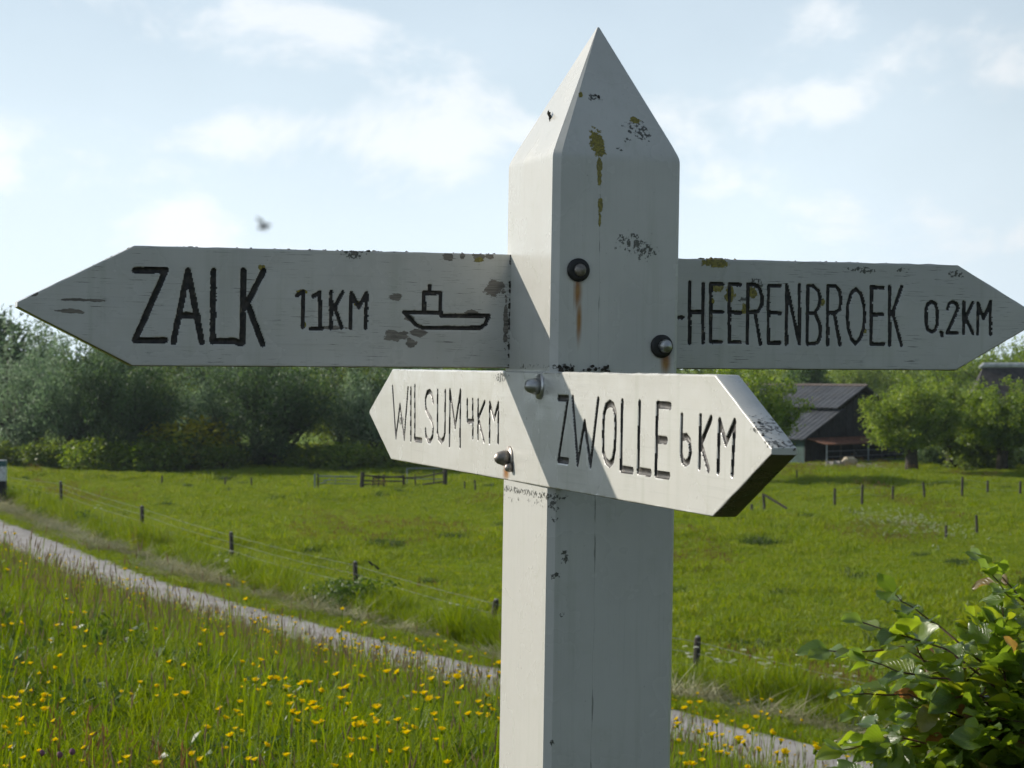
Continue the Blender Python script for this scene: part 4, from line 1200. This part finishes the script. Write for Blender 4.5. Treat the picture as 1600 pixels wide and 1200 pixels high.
TREE = {}
for kind, seeds in (('pollard', (1, 2, 3)), ('willow', (4, 5, 6)), ('loose', (7, 8)), ('dense', (9, 10)), ('shrub', (11, 12))):
    TREE[kind] = [tree_meshes(kind, s, kind) for s in seeds]


def place_tree(kind, var, px, d, py_top, mat, name, label, group, wide=1.0, base=None, cat='tree', rot=None):
    tm, cm, H = TREE[kind][var]
    q = at(px, 700, d)
    zb = gzf(q.x, q.y) if base is None else base
    top = at(px, py_top, d).z
    s = (top - zb) / H
    key = (cm.name, mat.name)
    if key not in place_tree.cache:
        c = cm.copy(); c.materials.append(mat); place_tree.cache[key] = c
    o = empty(name, (q.x, q.y, zb), (0, 0, random.uniform(0, 6.28) if rot is None else rot), label=label, cat=cat, group=group)
    o.scale = (s * wide, s * wide, s)
    link('trunk', tm, o); link('crown', place_tree.cache[key], o)
    return o


place_tree.cache = {}


def left_wood():
    G = 'trees of the wood across the field'
    # (kind, variant, px, distance, top py, material, width, label)
    rows = [
        ('willow', 0, 18, 150, 516, M_wil, .85, 'grey-green willow furthest left below the tip of the ZALK arrow'),
        ('willow', 1, 112, 147, 524, M_wil, .8, 'grey-green willow below the point of the ZALK arrow, second from the left'),
        ('willow', 2, 205, 146, 548, M_dkl, .82, 'dark willow under the letter Z with its trunk showing'),
        ('willow', 0, 268, 162, 560, M_midl, .62, 'lighter green tree behind the yellow flowering shrub'),
        ('willow', 1, 342, 148, 545, M_wil, .78, 'pale grey willow just right of the yellow flowering shrub'),
        ('willow', 2, 440, 146, 552, M_dkl, 1.0, 'broad dark willow under the letters 11 KM'),
        ('willow', 0, 530, 152, 540, M_midl, .72, 'grey-green willow under the boat symbol'),
        ('willow', 1, 592, 147, 548, M_wil, .8, 'willow just left of the WILSUM point'),
        ('willow', 2, 690, 152, 560, M_dkl, 1.2, 'willow hidden behind the WILSUM board'),
        ('dense', 0, 790, 160, 566, M_midl, 1.2, 'tree standing behind the white post'),
        ('dense', 1, 900, 168, 572, M_dkl, 1.2, 'tree hidden behind the lower board centre'),
        ('dense', 0, 1010, 165, 572, M_midl, 1.1, 'tree hidden behind the letters of ZWOLLE'),
        ('dense', 0, -40, 172, 455, M_dkl, 1.1, 'tall dark tree at the left edge behind the willows'),
        ('loose', 0, 62, 176, 500, M_dkl, 1.0, 'tall open tree showing sky through its crown below the ZALK tip'),
        ('dense', 1, 165, 178, 540, M_back, 1.1, 'fresh green tree peeping over the willows beneath the arrow edge'),
        ('dense', 0, 285, 180, 545, M_back, 1.2, 'green tree at the back above the yellow shrub'),
        ('dense', 1, 400, 178, 552, M_back, 1.3, 'dark tree at the back under the letter K'),
        ('dense', 0, 555, 180, 555, M_back, 1.3, 'green tree at the back beside the WILSUM point'),
    ]
    for k, v, px, d, top, m, w, lab in rows:
        place_tree(k, v, px, d, top, m, 'willow_tree' if k == 'willow' else 'broadleaf_tree', lab, G, w)
    sh = [(70, 145, 690, M_midl, 'low bright shrub under the leftmost willows'), (150, 143, 686, M_lime, 'bright green shrub left of the dark willow trunk'), (232, 143, 684, M_lime, 'bright green shrub right of the dark willow trunk'),
          (292, 146, 655, M_yelb, 'yellow flowering shrub among the left trees'), (270, 144, 676, M_midl, 'green shrub below the yellow flowering one'), (345, 143, 696, M_midl, 'low shrub at the foot of the pale grey willow'),
          (475, 144, 694, M_midl, 'low shrub at the foot of the broad dark willow'), (540, 143, 692, M_lime, 'bright shrub left of the WILSUM board'), (610, 143, 692, M_midl, 'shrub just under the WILSUM board'), (-10, 146, 690, M_midl, 'low shrub at the left picture edge behind the marker post'), (405, 147, 690, M_dkl, 'dark shrub in the shade between two willows')]
    for i, (px, d, top, m, lab) in enumerate(sh):
        place_tree('shrub', i % 2, px, d, top, m, 'shrub', lab, 'shrubs along the foot of the wood', 1.5, cat='shrub')


left_wood()


def right_trees():
    G = 'pollard willows near the barn'
    place_tree('pollard', 0, 1166, 130, 566, M_lime, 'pollard_willow', 'sunlit willow behind the ZWOLLE arrow left of the barn', G, .88)
    place_tree('pollard', 1, 1424, 141, 598, M_lime, 'pollard_willow', 'big pollard willow with thick trunk right of the barn', G, 1.02)
    place_tree('pollard', 2, 1486, 147, 604, M_lime, 'pollard_willow', 'middle pollard willow, darker and partly behind its neighbours', G, .95)
    place_tree('pollard', 0, 1566, 143, 604, M_lime, 'pollard_willow', 'rightmost pollard willow in front of the thatched house', G, 1.05)
    place_tree('pollard', 1, 1660, 144, 597, M_lime, 'pollard_willow', 'pollard willow just outside the right edge', G, 1.0)
    B = 'trees behind the barn'
    place_tree('dense', 1, 1120, 185, 566, M_midl, 'broadleaf_tree', 'green tree under the H of HEERENBROEK', B, 1.1)
    place_tree('dense', 0, 1268, 190, 572, M_dkl, 'broadleaf_tree', 'dark tree rising behind the barn roof', B, 1.1)
    place_tree('loose', 1, 1335, 250, 562, M_midl, 'broadleaf_tree', 'thin tree right above the barn gable', B, 1.0)
    place_tree('loose', 0, 1405, 250, 562, M_midl, 'broadleaf_tree', 'open pale tree under the word 0,2KM', B, 1.0)
    place_tree('loose', 1, 1480, 250, 556, M_lime, 'broadleaf_tree', 'light green open tree below the HEERENBROEK arrow shoulder', B, 1.0)
    place_tree('loose', 0, 1545, 250, 538, M_lime, 'broadleaf_tree', 'light green open tree above the thatched roof, left one', B, 1.0)
    place_tree('loose', 1, 1605, 250, 528, M_lime, 'broadleaf_tree', 'light green open tree at the right picture edge', B, 1.05)
    place_tree('loose', 0, 1680, 205, 530, M_midl, 'broadleaf_tree', 'open tree beyond the right picture edge', B, 1.0)
    place_tree('shrub', 0, 1530, 146, 668, M_midl, 'shrub', 'low shrub between the right willow trunks', 'shrubs near the barn', 1.2, cat='shrub')
    place_tree('shrub', 1, 1600, 150, 690, M_dkl, 'shrub', 'dark shrub at the right edge under the willow', 'shrubs near the barn', 1.6, cat='shrub')
    place_tree('shrub', 0, 1455, 150, 690, M_dkl, 'shrub', 'dark shrub behind the big willow trunk', 'shrubs near the barn', 1.2, cat='shrub')


right_trees()


def treeline():
    r = np.random.default_rng(77); C = []
    for px in np.arange(-3400, 2300, 10):  # unseen stretch off to the left is added to darken reflections on the post
        d = (300 + 40 * math.sin(px * .013)) * (1 if px > -200 else .62); top = 556 + 9 * math.sin(px * .021) + 7 * math.sin(px * .057 + 1) + r.normal(0, 2)
        q = at(px, top, d); h = q.z + 5.4
        for k in range(9): C.append((q.x + r.normal(0, .8), q.y + r.normal(0, 3), -5.4 + h * math.sqrt(r.uniform(.01, 1))))
    V, F = leaf_cards(np.array(C), 16, .75, .9, .6, r)
    mesh_obj('distant_treeline', V, F, M_midl, kind='stuff', label='far-off belt of trees closing the horizon', cat='trees')


treeline()

# ------------------------------------------------------------------ barn, house, sheep
def roof_sheet_mat():
    t = NT('grey_sheet_roof'); P = t.obj()
    n = t.noise(P, 1.2, 5, .6)
    c = t.mix(t.rng(n, .3, .7), (.05, .056, .066), (.085, .092, .104))
    c = t.mix(t.math('MULTIPLY', t.rng(t.noise(P, .5, 3), .55, .7), .4), c, (.10, .085, .06))
    t.set(color=c, rough=.75); return t.m


def corrugated(name, a, b, c, d, mat, parent, thick=.06, ribs=26):
    """roof sheet a-b along the top, d-c along the bottom, with real corrugation"""
    a, b, c, d = map(Vector, (a, b, c, d)); n = (b - a).cross(d - a).normalized()
    if n.z < 0: n = -n
    v = []; f = []; m = ribs * 4
    for i in range(m + 1):
        t = i / m; h = n * (.045 * math.sin(t * ribs * 2 * math.pi))
        p, q = a.lerp(b, t) + h, d.lerp(c, t) + h
        v += [p, q, p - n * thick, q - n * thick]
    for i in range(m):
        k = 4 * i; f += [(k, k + 1, k + 5, k + 4), (k + 2, k + 6, k + 7, k + 3), (k, k + 4, k + 6, k + 2), (k + 1, k + 3, k + 7, k + 5)]
    f += [(0, 2, 3, 1), (4 * m, 4 * m + 1, 4 * m + 3, 4 * m + 2)]
    return mesh_obj(name, v, f, mat, parent, smooth=False)


def barn():
    D = 158
    # local frame: X along the ridge (away to the left), Y across the gable to the right
    c = at(1258, 700, D - 3)          # near corner of gable and side
    z0 = gzf(c.x, c.y)
    phi = R(180 - 50)
    b = empty('barn', (c.x, c.y, z0), (0, 0, phi), label='black wooden barn with grey corrugated roof in two steps', cat='barn')
    Ml = lambda x, y, z: Vector((x, -y, z))       # y to the right across the gable
    k = D / FOC
    eave = (700 - 682) * k + 1.3; eave = 2.15; ridge = eave + 3.3; half = 6.4; L = 13.0
    M_tar = plain('tarred_boards', (.014, .013, .012), .8, 0, .4, 3, .3)
    M_teal = plain('teal_boards', (.035, .075, .07), .7, 0, .25, 2)
    M_roof = roof_sheet_mat()
    M_rust = plain('rusty_sheet', (.14, .058, .03), .8, 0, .35, 3)
    # gable wall built of upright boards
    nb = 34
    for i in range(nb):
        y0 = i * 2 * half / nb; y1 = (i + 1) * 2 * half / nb - .03; ym = (y0 + y1) / 2
        hz = eave + (1 - abs(ym - half) / half) * (ridge - eave) - .12
        MB().box((0.03 + .02 * (i % 2), -ym, hz / 2 - .1), (.03, (y1 - y0) / 2, hz / 2 + .1)).build('wall_board', M_tar, b)
    MB().box((L / 2, -.05, eave / 2 - .1), (L / 2 - .1, .04, eave / 2 + .08)).build('side_wall', M_teal, b)
    MB().box((L / 2, -2 * half + .05, eave / 2 - .1), (L / 2 - .1, .04, eave / 2 + .08)).build('side_wall', M_tar, b)
    MB().box((L - .05, -half, eave / 2), (.04, half - .1, eave / 2)).build('back_wall', M_tar, b)
    # roof in two steps on the visible side
    up = lambda t, dz=0: (lambda y: (y, eave + (y / half) * (ridge - eave) + dz))(t)
    yb, zb_ = up(half * .52, .0)
    corrugated('lower_roof', Ml(-.35, yb + .5, zb_ + .22), Ml(L, yb + .5, zb_ + .22), Ml(L, -.45, eave - .22), Ml(-.35, -.45, eave - .22), M_roof, b)
    corrugated('upper_roof', Ml(-.35, half, ridge + .32), Ml(L, half, ridge + .32), Ml(L, yb - .1, zb_ + .32), Ml(-.35, yb - .1, zb_ + .32), M_roof, b)
    corrugated('far_roof', Ml(-.35, half, ridge + .32), Ml(L, half, ridge + .32), Ml(L, 2 * half + .4, eave), Ml(-.35, 2 * half + .4, eave), M_roof, b)
    MB().tube([Ml(-.4, half, ridge + .36), Ml(L, half, ridge + .36)], .11, 6).build('ridge_cap', plain('ridge_cap', (.11, .085, .075), .8), b)
    MB().tube([Ml(-.38, yb - .12, zb_ + .33), Ml(-.38, half, ridge + .33)], .06, 4).build('barge_board', M_tar, b)
    MB().tube([Ml(-.38, -.45, eave - .2), Ml(-.38, yb + .5, zb_ + .2)], .06, 4).build('barge_board', M_tar, b)
    # open lean-to with rusty sheet along the gable
    corrugated('lean_to_roof', Ml(-.02, .1, 2.0), Ml(-.02, 2 * half - .4, 2.0), Ml(-2.0, 2 * half - .4, 1.62), Ml(-2.0, .1, 1.62), M_rust, b, ribs=40)
    for i in range(9):
        y = .15 + i * (2 * half - .7) / 8
        MB().tube([Ml(-1.95, y, -.1), Ml(-1.95, y, 1.6)], .05, 5).build('lean_to_post', M_galv if i % 3 == 0 else M_wood, b)
    for z in (.35, .7, 1.1):
        MB().tube([Ml(-1.97, .15, z), Ml(-1.97, 2 * half - .55, z)], .018, 4).build('lean_to_rail', M_galv, b)
    # pale yard in front
    t = NT('pale_yard'); P = t.pos(); t.set(color=t.mix(t.rng(t.noise(P, .8, 4), .3, .7), (.24, .23, .21), (.36, .35, .32)), rough=.9)
    a = [at_z(px, py, -5.33) for px, py in ((1262, 724), (1400, 722), (1392, 733), (1262, 729))]
    v = [(p.x, p.y, max(-5.36, gzf(p.x, p.y)) + .03) for p in a]; v += [(x, y, z - .3) for x, y, z in v]
    mesh_obj('barn_yard', v, [(0, 1, 2, 3), (0, 4, 5, 1), (1, 5, 6, 2), (2, 6, 7, 3), (3, 7, 4, 0)], t.m, kind='structure')


barn()


def house():
    D = 178
    c = at(1540, 690, D); z0 = gzf(c.x, c.y)
    k = D / FOC
    h = empty('thatched_house', (c.x, c.y, z0), (0, 0, R(-6)), label='old farmhouse with dark thatched roof and pale ridge behind the willows', cat='house')
    top = at(1545, 572, D).z - z0
    ev = 2.4; W = 15.0; Dp = 9.0; x0 = -1.6
    M_th = plain('dark_thatch', (.040, .036, .036), .95, 0, .35, 2.5, .7)
    M_br = plain('brown_brick', (.17, .12, .09), .9, 0, .3, 4)
    M_rd = plain('pale_ridge', (.42, .44, .45), .7, 0, .2, 2)
    MB().box((x0 + W / 2, Dp / 2, ev / 2 - .1), (W / 2 - .6, Dp / 2 - .6, ev / 2 + .3)).build('wall', M_br, h)
    hip = 1.9
    # half-hipped thatch with thickness
    e = [(x0, 0, ev), (x0 + W, 0, ev), (x0 + W, Dp, ev), (x0, Dp, ev)]
    r0, r1 = (x0 + hip, Dp / 2, top), (x0 + W - hip, Dp / 2, top)
    v = e + [r0, r1] + [(x, y, z - .35) for x, y, z in e]
    mesh_obj('thatch_roof', v, [(0, 1, 5, 4), (1, 2, 5), (2, 3, 4, 5), (3, 0, 4), (6, 7, 1, 0), (7, 8, 2, 1), (8, 9, 3, 2), (9, 6, 0, 3), (9, 8, 7, 6)], M_th, h)
    MB().tube([(x0 + hip - .35, Dp / 2 - .1, top - .14), (x0 + hip, Dp / 2, top + .06), (x0 + W - hip, Dp / 2, top + .06)], [.10, .26, .26], 8).build('ridge_cap', M_rd, h)
    for i, x in enumerate((1.2, 4.2, 7.6, 10.6)):
        f = MB().box((x, .585, 1.35), (.5, .03, .6)).build('window', plain('window_frame', (.55, .55, .52), .5), h)
        MB().box((x, .545, 1.35), (.42, .012, .52)).build('pane', plain('window_glass', (.03, .04, .05), .1), f)


house()


def sheep(name, px, py, L, face, label, lying, wool):
    q = at_z(px, py, -5.4); z = gzf(q.x, q.y)
    verts = []; edges = []; rad = []
    def chain(pts, start=None):
        last = start
        for p, r in pts:
            verts.append(p); rad.append(r)
            if last is not None: edges.append((last, len(verts) - 1))
            last = len(verts) - 1
        return last
    s = L; hz = .30 if lying else .52
    chain([((0, 0, hz * s), .24 * s)])
    ch = chain([((.18 * s, 0, (hz + .02) * s), .25 * s), ((.36 * s, 0, (hz + .03) * s), .21 * s), ((.50 * s, 0, (hz + (.12 if lying else -.05)) * s), .11 * s), ((.62 * s, 0, (hz + (.16 if lying else -.20)) * s), .085 * s), ((.74 * s, 0, (hz + (.12 if lying else -.30)) * s), .05 * s)], 0)
    hb = chain([((-.2 * s, 0, (hz + .02) * s), .25 * s), ((-.38 * s, 0, hz * s), .19 * s), ((-.46 * s, 0, (hz - .02) * s), .07 * s), ((-.49 * s, 0, (hz - .16) * s), .035 * s)], 0)
    if not lying:
        for y in (-.12, .12):
            chain([((.26 * s, y * s, .30 * s), .07 * s), ((.27 * s, y * s, .15 * s), .035 * s), ((.26 * s, y * s, .0), .03 * s)], 1)
            chain([((-.27 * s, y * s, .32 * s), .09 * s), ((-.33 * s, y * s, .17 * s), .04 * s), ((-.29 * s, y * s, .0), .03 * s)], 6)
    for y in (-.09, .09): chain([((.60 * s, y * 1.4 * s, (hz + (.2 if lying else -.15)) * s), .03 * s)], 4)
    me = bpy.data.meshes.new(name); me.from_pydata(verts, edges, []); me.materials.append(wool)
    o = link(name, me, loc=(q.x, q.y, z), rot=(0, 0, face), label=label, cat='sheep')
    sk = o.modifiers.new('skin', 'SKIN'); sk.use_smooth_shade = True
    for i, d in enumerate(me.skin_vertices[0].data): d.radius = (rad[i], rad[i]); d.use_root = (i == 0)
    ss = o.modifiers.new('sub', 'SUBSURF'); ss.levels = 2; ss.render_levels = 2
    return o


M_wool = plain('cream_wool', (.50, .43, .32), .95, 0, .2, 20, .8)
M_wool2 = plain('grey_wool', (.30, .28, .25), .95, 0, .2, 20, .8)
sheep('sheep', 1328, 730, 1.15, R(200), 'cream sheep grazing in front of the barn, the paler one', False, M_wool)
sheep('sheep', 1308, 731, 1.1, R(160), 'grey sheep lying in front of the barn, left of the pale one', True, M_wool2)


# ------------------------------------------------------------------ leafy bush at the right
def beech():
    root_xy = (1.62, 5.05)
    g0 = gzf(*root_xy)
    b = empty('beech_bush', (root_xy[0], root_xy[1], g0), label='leafy beech bush with glossy leaves reaching in at the lower right', cat='bush')
    o = b.location
    t = NT('beech_leaf')
    oi = t.new('ShaderNodeObjectInfo'); P = t.obj()
    gg = t.new('ShaderNodeNewGeometry')
    rr_ = t.math('FRACT', t.math('ADD', oi.outputs['Random'], gg.outputs['Random Per Island']))
    ramp = t.new('ShaderNodeValToRGB'); el = ramp.color_ramp.elements
    for i in range(3): el.new(.5)
    for e, (p, c) in zip(el, ((0, (.07, .125, .018)), (.45, (.105, .175, .022)), (.80, (.15, .215, .024)), (.955, (.175, .215, .025)), (.99, (.20, .095, .04)))): e.position = p; e.color = (*c, 1)
    t.l.new(rr_, ramp.inputs[0])
    uvn = t.new('ShaderNodeUVMap'); s = t.new('ShaderNodeSeparateXYZ'); t.l.new(uvn.outputs[0], s.inputs[0])
    side = t.math('ABSOLUTE', s.outputs[1])
    ph = t.math('SUBTRACT', t.math('MULTIPLY', s.outputs[0], 8.0), t.math('MULTIPLY', side, 3.2))
    vein = t.rng(t.math('ABSOLUTE', t.math('SUBTRACT', t.math('FRACT', ph), .5)), .0, .14, 1, 0)
    mid = t.rng(side, .0, .07, 1, 0)
    v = t.math('MAXIMUM', vein, mid)
    col = t.mix(t.math('MULTIPLY', v, .3), ramp.outputs[0], (.17, .21, .05))
    t.set(color=col, rough=.33, spec=1.0)
    t.bump(t.math('ADD', v, t.math('MULTIPLY', t.noise(P, 60, 3), .4)), .5, .002)
    tr = t.new('ShaderNodeBsdfTranslucent'); hs = t.new('ShaderNodeHueSaturation'); hs.inputs['Hue'].default_value = .48; hs.inputs['Saturation'].default_value = 1.1; hs.inputs['Value'].default_value = 2.9
    t.l.new(col, hs.inputs['Color']); t.l.new(hs.outputs[0], tr.inputs[0])
    mx = t.new('ShaderNodeMixShader'); mx.inputs[0].default_value = .42
    t.l.new(t.bsdf.outputs[0], mx.inputs[1]); t.l.new(tr.outputs[0], mx.inputs[2]); t.l.new(mx.outputs[0], t.out.inputs[0])
    M_leaf = t.m
    M_twig = plain('beech_twig', (.085, .04, .025), .6, 0, .3, 60)

    def leaf_mesh(seed):
        r = random.Random(seed); n = 11; V = []; UV = []; F = []
        fold = r.uniform(.10, .45); bend = r.uniform(-.5, .6); wave = r.uniform(.03, .09); ph = r.uniform(0, 6)
        for i in range(n + 1):
            u = i / n; w = .335 * math.sin(math.pi * min(1, u ** .85)) ** .72 * (1 if 0 < i < n else 0)
            zc = -bend * u * u * .5
            for s_ in (-1, -.5, 0, .5, 1):
                e = (1 + .035 * ((i % 2) * 2 - 1)) if abs(s_) == 1 else 1
                V.append((u, s_ * w * e, zc + abs(s_) * w * fold + wave * math.sin(u * 9 + ph + s_ * 2) * abs(s_))); UV.append((u, s_))
        for i in range(n):
            for j in range(4):
                k = i * 5 + j; F.append((k, k + 5, k + 6, k + 1))
        return V, F, UV

    protos = [leaf_mesh(s_) for s_ in range(7)]
    pm = []
    for i, (V, F, UV) in enumerate(protos):
        me = bpy.data.meshes.new('leaf'); me.from_pydata(V, [], F); me.materials.append(M_leaf)
        uv = me.uv_layers.new(name='UVMap')
        for l in me.loops: uv.data[l.index].uv = UV[l.vertex_index]
        me.polygons.foreach_set('use_smooth', [True] * len(me.polygons)); pm.append(me)
    r = random.Random(5)
    cents = [(Vector((1.34, 5.0, .56)), Vector((.48, .50, .50))), (Vector((1.82, 5.1, .46)), Vector((.60, .58, .54)))]
    leaves = []
    # stems and main branches
    ends = []
    for i in range(26):
        c, rad = cents[0] if i % 2 else cents[1]
        d = Vector((r.gauss(-.3, 1), r.gauss(-.4, .8), r.gauss(.3, .8))).normalized()
        e = c + Vector((d.x * rad.x, d.y * rad.y, d.z * rad.z)) * .62
        st = Vector((root_xy[0] + r.gauss(0, .05), root_xy[1] + r.gauss(0, .05), g0 - .05))
        m = st.lerp(e, .55) + Vector((r.gauss(0, .06), r.gauss(0, .06), .12))
        MB().tube([st - o, st.lerp(m, .5) - o, m - o, e - o], [.014, .011, .008, .004], 6).build('branch', M_twig, b, smooth=True)
        ends.append(e)
    twigs = []
    for i in range(840):
        c, rad = cents[0] if i % 5 < 3 else cents[1]
        d = Vector((r.gauss(-.45, 1), r.gauss(-.7, .8), r.gauss(.15, .9))).normalized()
        k = r.uniform(.55, 1.0)
        st = c + Vector((d.x * rad.x, d.y * rad.y, d.z * rad.z)) * (k - .25)
        dv = (d + Vector((r.gauss(-.25, .35), r.gauss(0, .35), r.gauss(.05, .35)))).normalized()
        twigs.append((st, dv, r.uniform(.14, .26)))
    # long shoots that stick out to the left as in the photograph
    for (px, py, d, dx, dz, L_) in ((1410, 1010, 4.85, -.9, -.28, .17), (1480, 1015, 4.8, -1, .30, .20), (1420, 1085, 4.75, -1, .05, .14), (1470, 980, 5.0, -.8, .35, .16), (1595, 935, 5.0, -.6, .5, .12), (1610, 960, 4.9, -.7, .6, .14), (1400, 1150, 4.8, -1, -.25, .13), (1480, 1060, 4.7, -.9, .1, .2)):
        st = at(px, py, d); twigs.append((st, Vector((dx, -.1, dz)).normalized(), L_))
        a = cents[0][0] + Vector((.12, 0, -.05)) if px < 1560 else cents[1][0]
        mid = a.lerp(st, .55) + Vector((0, 0, .04))
        MB().tube([a - o, mid - o, st - o], [.006, .004, .0024], 5).build('twig', M_twig, b, smooth=True)
        for q in (.55, .68, .8, .9):
            c_ = a.lerp(st, q); twigs.append((c_, Vector((r.gauss(-.6, .4), r.gauss(-.5, .4), r.gauss(.1, .5))).normalized(), .13))
    for ti, (st, dv, L_) in enumerate(twigs):
        pts = [st]; p = st.copy(); v_ = dv.copy(); nseg = 5
        side = v_.cross(Vector((0, 0, 1))).normalized()
        for k in range(nseg):
            v_ = (v_ + Vector((r.gauss(0, .12), r.gauss(0, .12), r.gauss(.0, .1)))).normalized(); p = p + v_ * L_ / nseg; pts.append(p.copy())
            sg = 1 if k % 2 else -1
            ld = (v_ * .75 + side * sg * r.uniform(.5, 1.0) + Vector((0, 0, r.gauss(-.12, .25)))).normalized()
            leaves.append((p.copy(), ld, r.uniform(.058, .098), ti))
        leaves.append((p.copy(), v_, r.uniform(.045, .075), ti))
        if ti % 3 == 0 or ti >= 840:
            MB().tube([q - o for q in pts], [.0022] * 3 + [.0016] * 3, 4, False).build('twig', M_twig, b)
    # rank leaves by how large and open they stand in the picture
    def score(lf):
        p = lf[0]; u = 800 + p.x / p.y * FOC; v_ = 574 + (CAM_Z - p.z) / p.y * FOC
        if not (1290 < u < 1640 and 850 < v_ < 1230): return 1e6
        return p.y
    order = sorted(range(len(leaves)), key=lambda i: score(leaves[i]))
    JV, JF, JU = [], [], []
    for rank, i in enumerate(order):
        p, d, L_, ti = leaves[i]
        up = Vector((r.gauss(0, .45), r.gauss(-.15, .45), 1)).normalized()
        y = up.cross(d).normalized(); z = d.cross(y).normalized()
        m = Matrix((d, y, z)).transposed()
        if rank < 300:
            lo = link('leaf', pm[r.randrange(7)], b)
            lo.matrix_local = Matrix.Translation(p - o) @ (m.to_4x4() @ Matrix.Scale(L_, 4))
        else:
            V, F, UV = protos[r.randrange(7)]; n0 = len(JV)
            JV += [tuple(p - o + m @ (Vector(q) * L_)) for q in V]; JF += [tuple(k + n0 for k in f) for f in F]; JU += UV
    me = bpy.data.meshes.new('foliage'); me.from_pydata(JV, [], JF); me.materials.append(M_leaf)
    uv = me.uv_layers.new(name='UVMap')
    li = np.empty(len(me.loops), np.int32); me.loops.foreach_get('vertex_index', li)
    uv.data.foreach_set('uv', np.array(JU, np.float32)[li].ravel())
    me.polygons.foreach_set('use_smooth', [True] * len(me.polygons))
    link('foliage', me, b, kind='stuff')


beech()


# ------------------------------------------------------------------ cow parsley by the fence, insect
def parsley():
    meshes = [Tuft(200 + i).umbel(.85, .055).leaves(26, .2, .1, .5, .16, .07).mesh('cow_parsley', [M_herb, M_white]) for i in range(4)]
    spots = [(1078, 1062), (1100, 1048), (1085, 1085), (1150, 1056), (1192, 1064), (1178, 1085), (1210, 1075), (1290, 1080), (1310, 1092), (1296, 1110), (1330, 1070), (1120, 1075), (1240, 1090), (700, 990), (150, 795), (355, 905)]
    for i, (px, py) in enumerate(spots):
        q = at_z(px, py + 22, -4.55 if px > 600 else -4.3)
        link('cow_parsley', meshes[i % 4], loc=(q.x, q.y, gzf(q.x, q.y)), rot=(0, 0, random.uniform(0, 6.28)),
             label='white-flowered cow parsley plant by the path fence', cat='plant', group='cow parsley along the fence')


parsley()


def insect():
    q = at(412, 354, .62)
    f = empty('flying_insect', q, (0, R(-16), 0), label='small dark fly in the air above the ZALK board', cat='insect')
    f.scale = (.36, .36, .36)
    M_fly = plain('fly_body', (.03, .022, .02), .4); M_wing = plain('fly_wing', (.35, .34, .31), .3)
    wm = M_wing.node_tree.nodes['Principled BSDF']; wm.inputs['Alpha'].default_value = .45
    MB().lathe([(.0001, -.0052), (.0012, -.0045), (.0019, -.0022), (.0016, -.0002), (.0020, .0012), (.0019, .0028), (.0011, .0036), (.0014, .0043), (.0012, .0054), (.0001, .0060)], (0, 0, 0), (1, 0, 0), 12).build('body', M_fly, f, smooth=True)
    for s in (-1, 1):
        v = [(.0015, 0, .0015), (.001, s * .001, .004), (-.001, s * .0025, .0078), (-.0034, s * .003, .0085), (-.0036, s * .002, .0058), (-.001, s * .0008, .002)]
        v2 = [(x, y + .00008, z) for x, y, z in v]
        mesh_obj('wing', v + v2, [(0, 1, 2, 3, 4, 5), (11, 10, 9, 8, 7, 6)], M_wing, f)
    for i in range(6):
        s = -1 if i % 2 else 1; x = -.001 + .0016 * (i // 2)
        MB().tube([(x, s * .001, -.001), (x, s * .0028, -.0018), (x - .0005, s * .0032, -.0042)], .00014, 4).build('leg', M_fly, f)


insect()


# ------------------------------------------------------------------ summer haze in the air
def haze():
    t = NT('air_haze')
    t.n.remove(t.bsdf)
    v = t.new('ShaderNodeVolumePrincipled')
    v.inputs['Color'].default_value = (.78, .90, 1.0, 1)
    v.inputs['Density'].default_value = HAZE
    v.inputs['Anisotropy'].default_value = 0.3
    t.l.new(v.outputs[0], t.out.inputs['Volume'])
    MB().box((0, 195, 6.5), (260, 215, 14.5)).build('haze', t.m, kind='stuff')


HAZE = 0.00013
haze()
